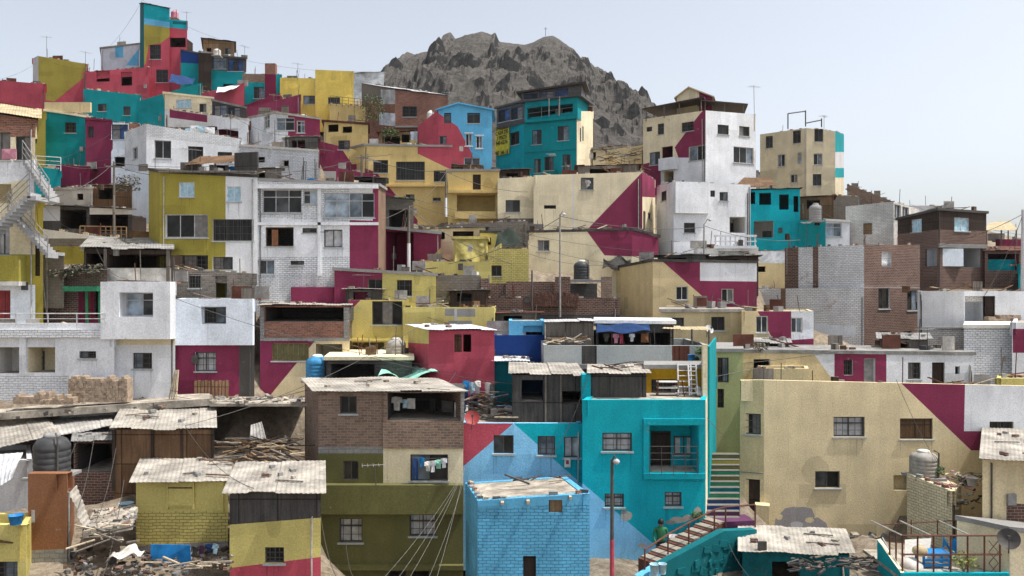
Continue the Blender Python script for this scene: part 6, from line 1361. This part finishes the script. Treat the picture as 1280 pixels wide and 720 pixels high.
def in_poly(x, y, poly, grow=0.0):
    cx = sum(p[0] for p in poly) / len(poly); cy = sum(p[1] for p in poly) / len(poly)
    c = False; j = len(poly) - 1
    pp = [(cx + (px - cx) * (1 + grow), cy + (py - cy) * (1 + grow)) for px, py in poly]
    for i in range(len(pp)):
        xi, yi = pp[i]; xj, yj = pp[j]
        if (yi > y) != (yj > y) and x < (xj - xi) * (y - yi) / (yj - yi) + xi: c = not c
        j = i
    return c

import numpy as np
def hillside():
    A = np.array(ANCH); xs = np.arange(-130, 131, 1.0); ys = np.arange(12, 136, .8)
    xs = xs[(abs(xs) < 66) | (np.abs(xs.astype(int)) % 4 == 0)]
    mb = MB(); rows = []
    bb = [(min(p[0] for p in f), max(p[0] for p in f), min(p[1] for p in f), max(p[1] for p in f), f, zb, zt) for f, zb, zt in FOOT]
    for y in ys:
        X = xs[:, None]; d2 = (X - A[None, :, 0]) ** 2 + (y - A[None, :, 1]) ** 2 + .15
        w = d2 ** -1.6; z = (w * A[None, :, 2]).sum(1) / w.sum(1)
        row = []
        for x, zz in zip(xs, z):
            zz += .25 * mnoise.noise(V((x * .7, y * .7, 0))) + .1 * mnoise.noise(V((x * 2, y * 2, 5)))
            for (a, b, c, d, f, zb, zt) in bb:
                if a - 1.2 < x < b + 1.2 and c - 1.2 < y < d + 1.2 and in_poly(x, y, f, .22): zz = min(zz, max(zb + .3, zt - 3.0), zt - .9)
            row.append((x, y, zz))
        rows.append(row)
    mb.grid(rows, EARTH)
    o = mb.build('hillside', smooth=True); tag(o, 'dusty brown hillside the houses stand on', None, None, 'structure')
hillside()
gb = MB(); gb.q([(-650, -200, -15), (650, -200, -15), (650, 900, -15), (-650, 900, -15)], EARTH)
tag(gb.build('ground'), 'flat dusty ground far around the hill', None, None, 'structure')

# --- rocky mountain behind
def mountain():
    prof = [(330, 150), (400, 128), (440, 110), (470, 102), (485, 90), (492, 77), (503, 65), (515, 69), (522, 66), (530, 64), (545, 60), (550, 44), (560, 40), (566, 50), (580, 44), (600, 40), (613, 43), (618, 39), (623, 51),
            (640, 54), (655, 56), (665, 53), (680, 47), (692, 45), (700, 49), (715, 60), (735, 77), (742, 78), (750, 86), (762, 92), (775, 104), (785, 110), (790, 118), (805, 128), (812, 152), (830, 200), (860, 270), (920, 340), (1000, 365)]
    def ridge(px):
        for (a, b), (c, d) in zip(prof, prof[1:]):
            if a <= px <= c: return b + (d - b) * (px - a) / (c - a)
        return prof[0][1] if px < prof[0][0] else prof[-1][1]
    YR = 400.0; mb = MB(); rows = []
    ny, nx = 190, 400
    for j in range(ny + 1):
        t = j / ny; y = 138 + (520 - 138) * t; row = []
        for i in range(nx + 1):
            px = 330 + 670 * i / nx; x = (px - 640) / F * YR
            hr = (360 - ridge(650 + (px - 650) * 1.04)) / F * YR
            g = (y - 138) / (YR - 138)
            base = 8 + (hr - 8) * max(0, g) ** 1.05 if g <= 1 else hr - (y - YR) * .5
            away = min(1, abs(y - YR) / 60)
            q = V((x, y, base))
            crag = mnoise.ridged_multi_fractal(q * .021, .9, 2.2, 6, 1.0, 2.0, noise_basis='PERLIN_ORIGINAL')
            fine = mnoise.hetero_terrain(q * .09 + V((7, 3, 1)), .8, 2.1, 4, .6)
            amp = (.10 + .9 * away) * min(1, max(0, (g) * 2.2))
            z = base + amp * ((crag - 1.35) * 4.5 + (fine - .5) * 3.4 + (mnoise.ridged_multi_fractal(q * .07, .8, 2.2, 4, 1.0, 2.0) - 1.2) * 2.0 + (mnoise.noise(q * .25) + mnoise.noise(q * .5) * .5) * 1.3)
            row.append((x, y, z))
        rows.append(row)
    m, N, L, B = newmat('rock_face')
    geo = N.new('ShaderNodeNewGeometry'); pos = geo.outputs['Position']
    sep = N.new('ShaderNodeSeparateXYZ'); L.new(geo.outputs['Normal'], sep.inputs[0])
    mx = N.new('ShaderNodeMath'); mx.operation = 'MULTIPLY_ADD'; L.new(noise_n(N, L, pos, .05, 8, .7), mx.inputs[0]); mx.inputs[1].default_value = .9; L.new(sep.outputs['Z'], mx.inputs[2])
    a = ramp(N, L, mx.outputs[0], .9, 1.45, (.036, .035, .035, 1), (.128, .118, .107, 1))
    f = ramp(N, L, noise_n(N, L, pos, .45, 8, .75), .3, .7, G(.45), G(1.3))
    L.new(mix(N, L, 'MULTIPLY', 1, a, f), B.inputs['Base Color']); B.inputs['Roughness'].default_value = 1; B.inputs['Specular IOR Level'].default_value = .05
    b = N.new('ShaderNodeBump'); b.inputs['Strength'].default_value = 1; b.inputs['Distance'].default_value = 2.0
    L.new(noise_n(N, L, pos, .35, 10, .75), b.inputs['Height']); L.new(b.outputs['Normal'], B.inputs['Normal'])
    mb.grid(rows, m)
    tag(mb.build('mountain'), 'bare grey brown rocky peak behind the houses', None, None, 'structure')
mountain()

# --- camera
cam = bpy.data.cameras.new('camera'); co = bpy.data.objects.new('camera', cam); COL.objects.link(co)
cam.sensor_width = 36; cam.lens = 36 * F / 1280; cam.clip_start = .5; cam.clip_end = 20000
co.location = (0, 0, 0); co.rotation_euler = (math.radians(90), 0, 0); scene.camera = co
# --- light
SUN = V((.40, -.06, .85)).normalized()
w = bpy.data.worlds.new('World'); scene.world = w; w.use_nodes = True
nt = w.node_tree; bg = nt.nodes['Background']; sky = nt.nodes.new('ShaderNodeTexSky'); sky.sky_type = 'NISHITA'; sky.sun_disc = False
sky.sun_elevation = math.asin(SUN.z); sky.sun_rotation = math.atan2(SUN.x, SUN.y); sky.altitude = 200
sky.air_density = 1.0; sky.dust_density = 3.5; sky.ozone_density = 1.0
hs = nt.nodes.new('ShaderNodeHueSaturation'); hs.inputs['Saturation'].default_value = .42; hs.inputs['Value'].default_value = .64   # hazy air over the city greys the sky
nt.links.new(sky.outputs['Color'], hs.inputs['Color']); nt.links.new(hs.outputs['Color'], bg.inputs['Color']); bg.inputs['Strength'].default_value = .15
sl = bpy.data.lights.new('sun', 'SUN'); so = bpy.data.objects.new('sun', sl); COL.objects.link(so)
sl.energy = 2.3; sl.angle = math.radians(.6); sl.color = (1, .95, .87)
so.rotation_euler = SUN.to_track_quat('Z', 'Y').to_euler(); so.location = (40, -10, 60)
vs = scene.view_settings; vs.view_transform = 'Standard'; vs.look = 'None'; vs.gamma = 1; vs.use_curve_mapping = False; vs.exposure = 1.2
scene.render.engine = 'CYCLES'; scene.cycles.use_denoising = True; scene.cycles.max_bounces = 6; scene.cycles.diffuse_bounces = 3
scene.cycles.use_adaptive_sampling = True; scene.cycles.adaptive_threshold = .015
def haze():
    me = bpy.data.meshes.new('haze'); X, Y0, Y1, Z0, Z1 = 655, -205, 905, -16.0, 150
    vs_ = [(-X, Y0, Z0), (X, Y0, Z0), (X, Y1, Z0), (-X, Y1, Z0), (-X, Y0, Z1), (X, Y0, Z1), (X, Y1, Z1), (-X, Y1, Z1)]
    me.from_pydata(vs_, [], [(3, 2, 1, 0), (4, 5, 6, 7), (0, 1, 5, 4), (1, 2, 6, 5), (2, 3, 7, 6), (3, 0, 4, 7)])
    m = bpy.data.materials.new('haze_air'); m.use_nodes = True; nt_ = m.node_tree; nt_.nodes.remove(nt_.nodes['Principled BSDF'])
    p = nt_.nodes.new('ShaderNodeVolumePrincipled'); p.inputs['Color'].default_value = (.86, .88, .90, 1); p.inputs['Density'].default_value = .00012; p.inputs['Anisotropy'].default_value = .3
    nt_.links.new(p.outputs['Volume'], nt_.nodes['Material Output'].inputs['Volume']); me.materials.append(m)
    o = bpy.data.objects.new('haze', me); COL.objects.link(o); tag(o, 'thin dusty haze in the air over the hillside', None, None, 'stuff')
haze()
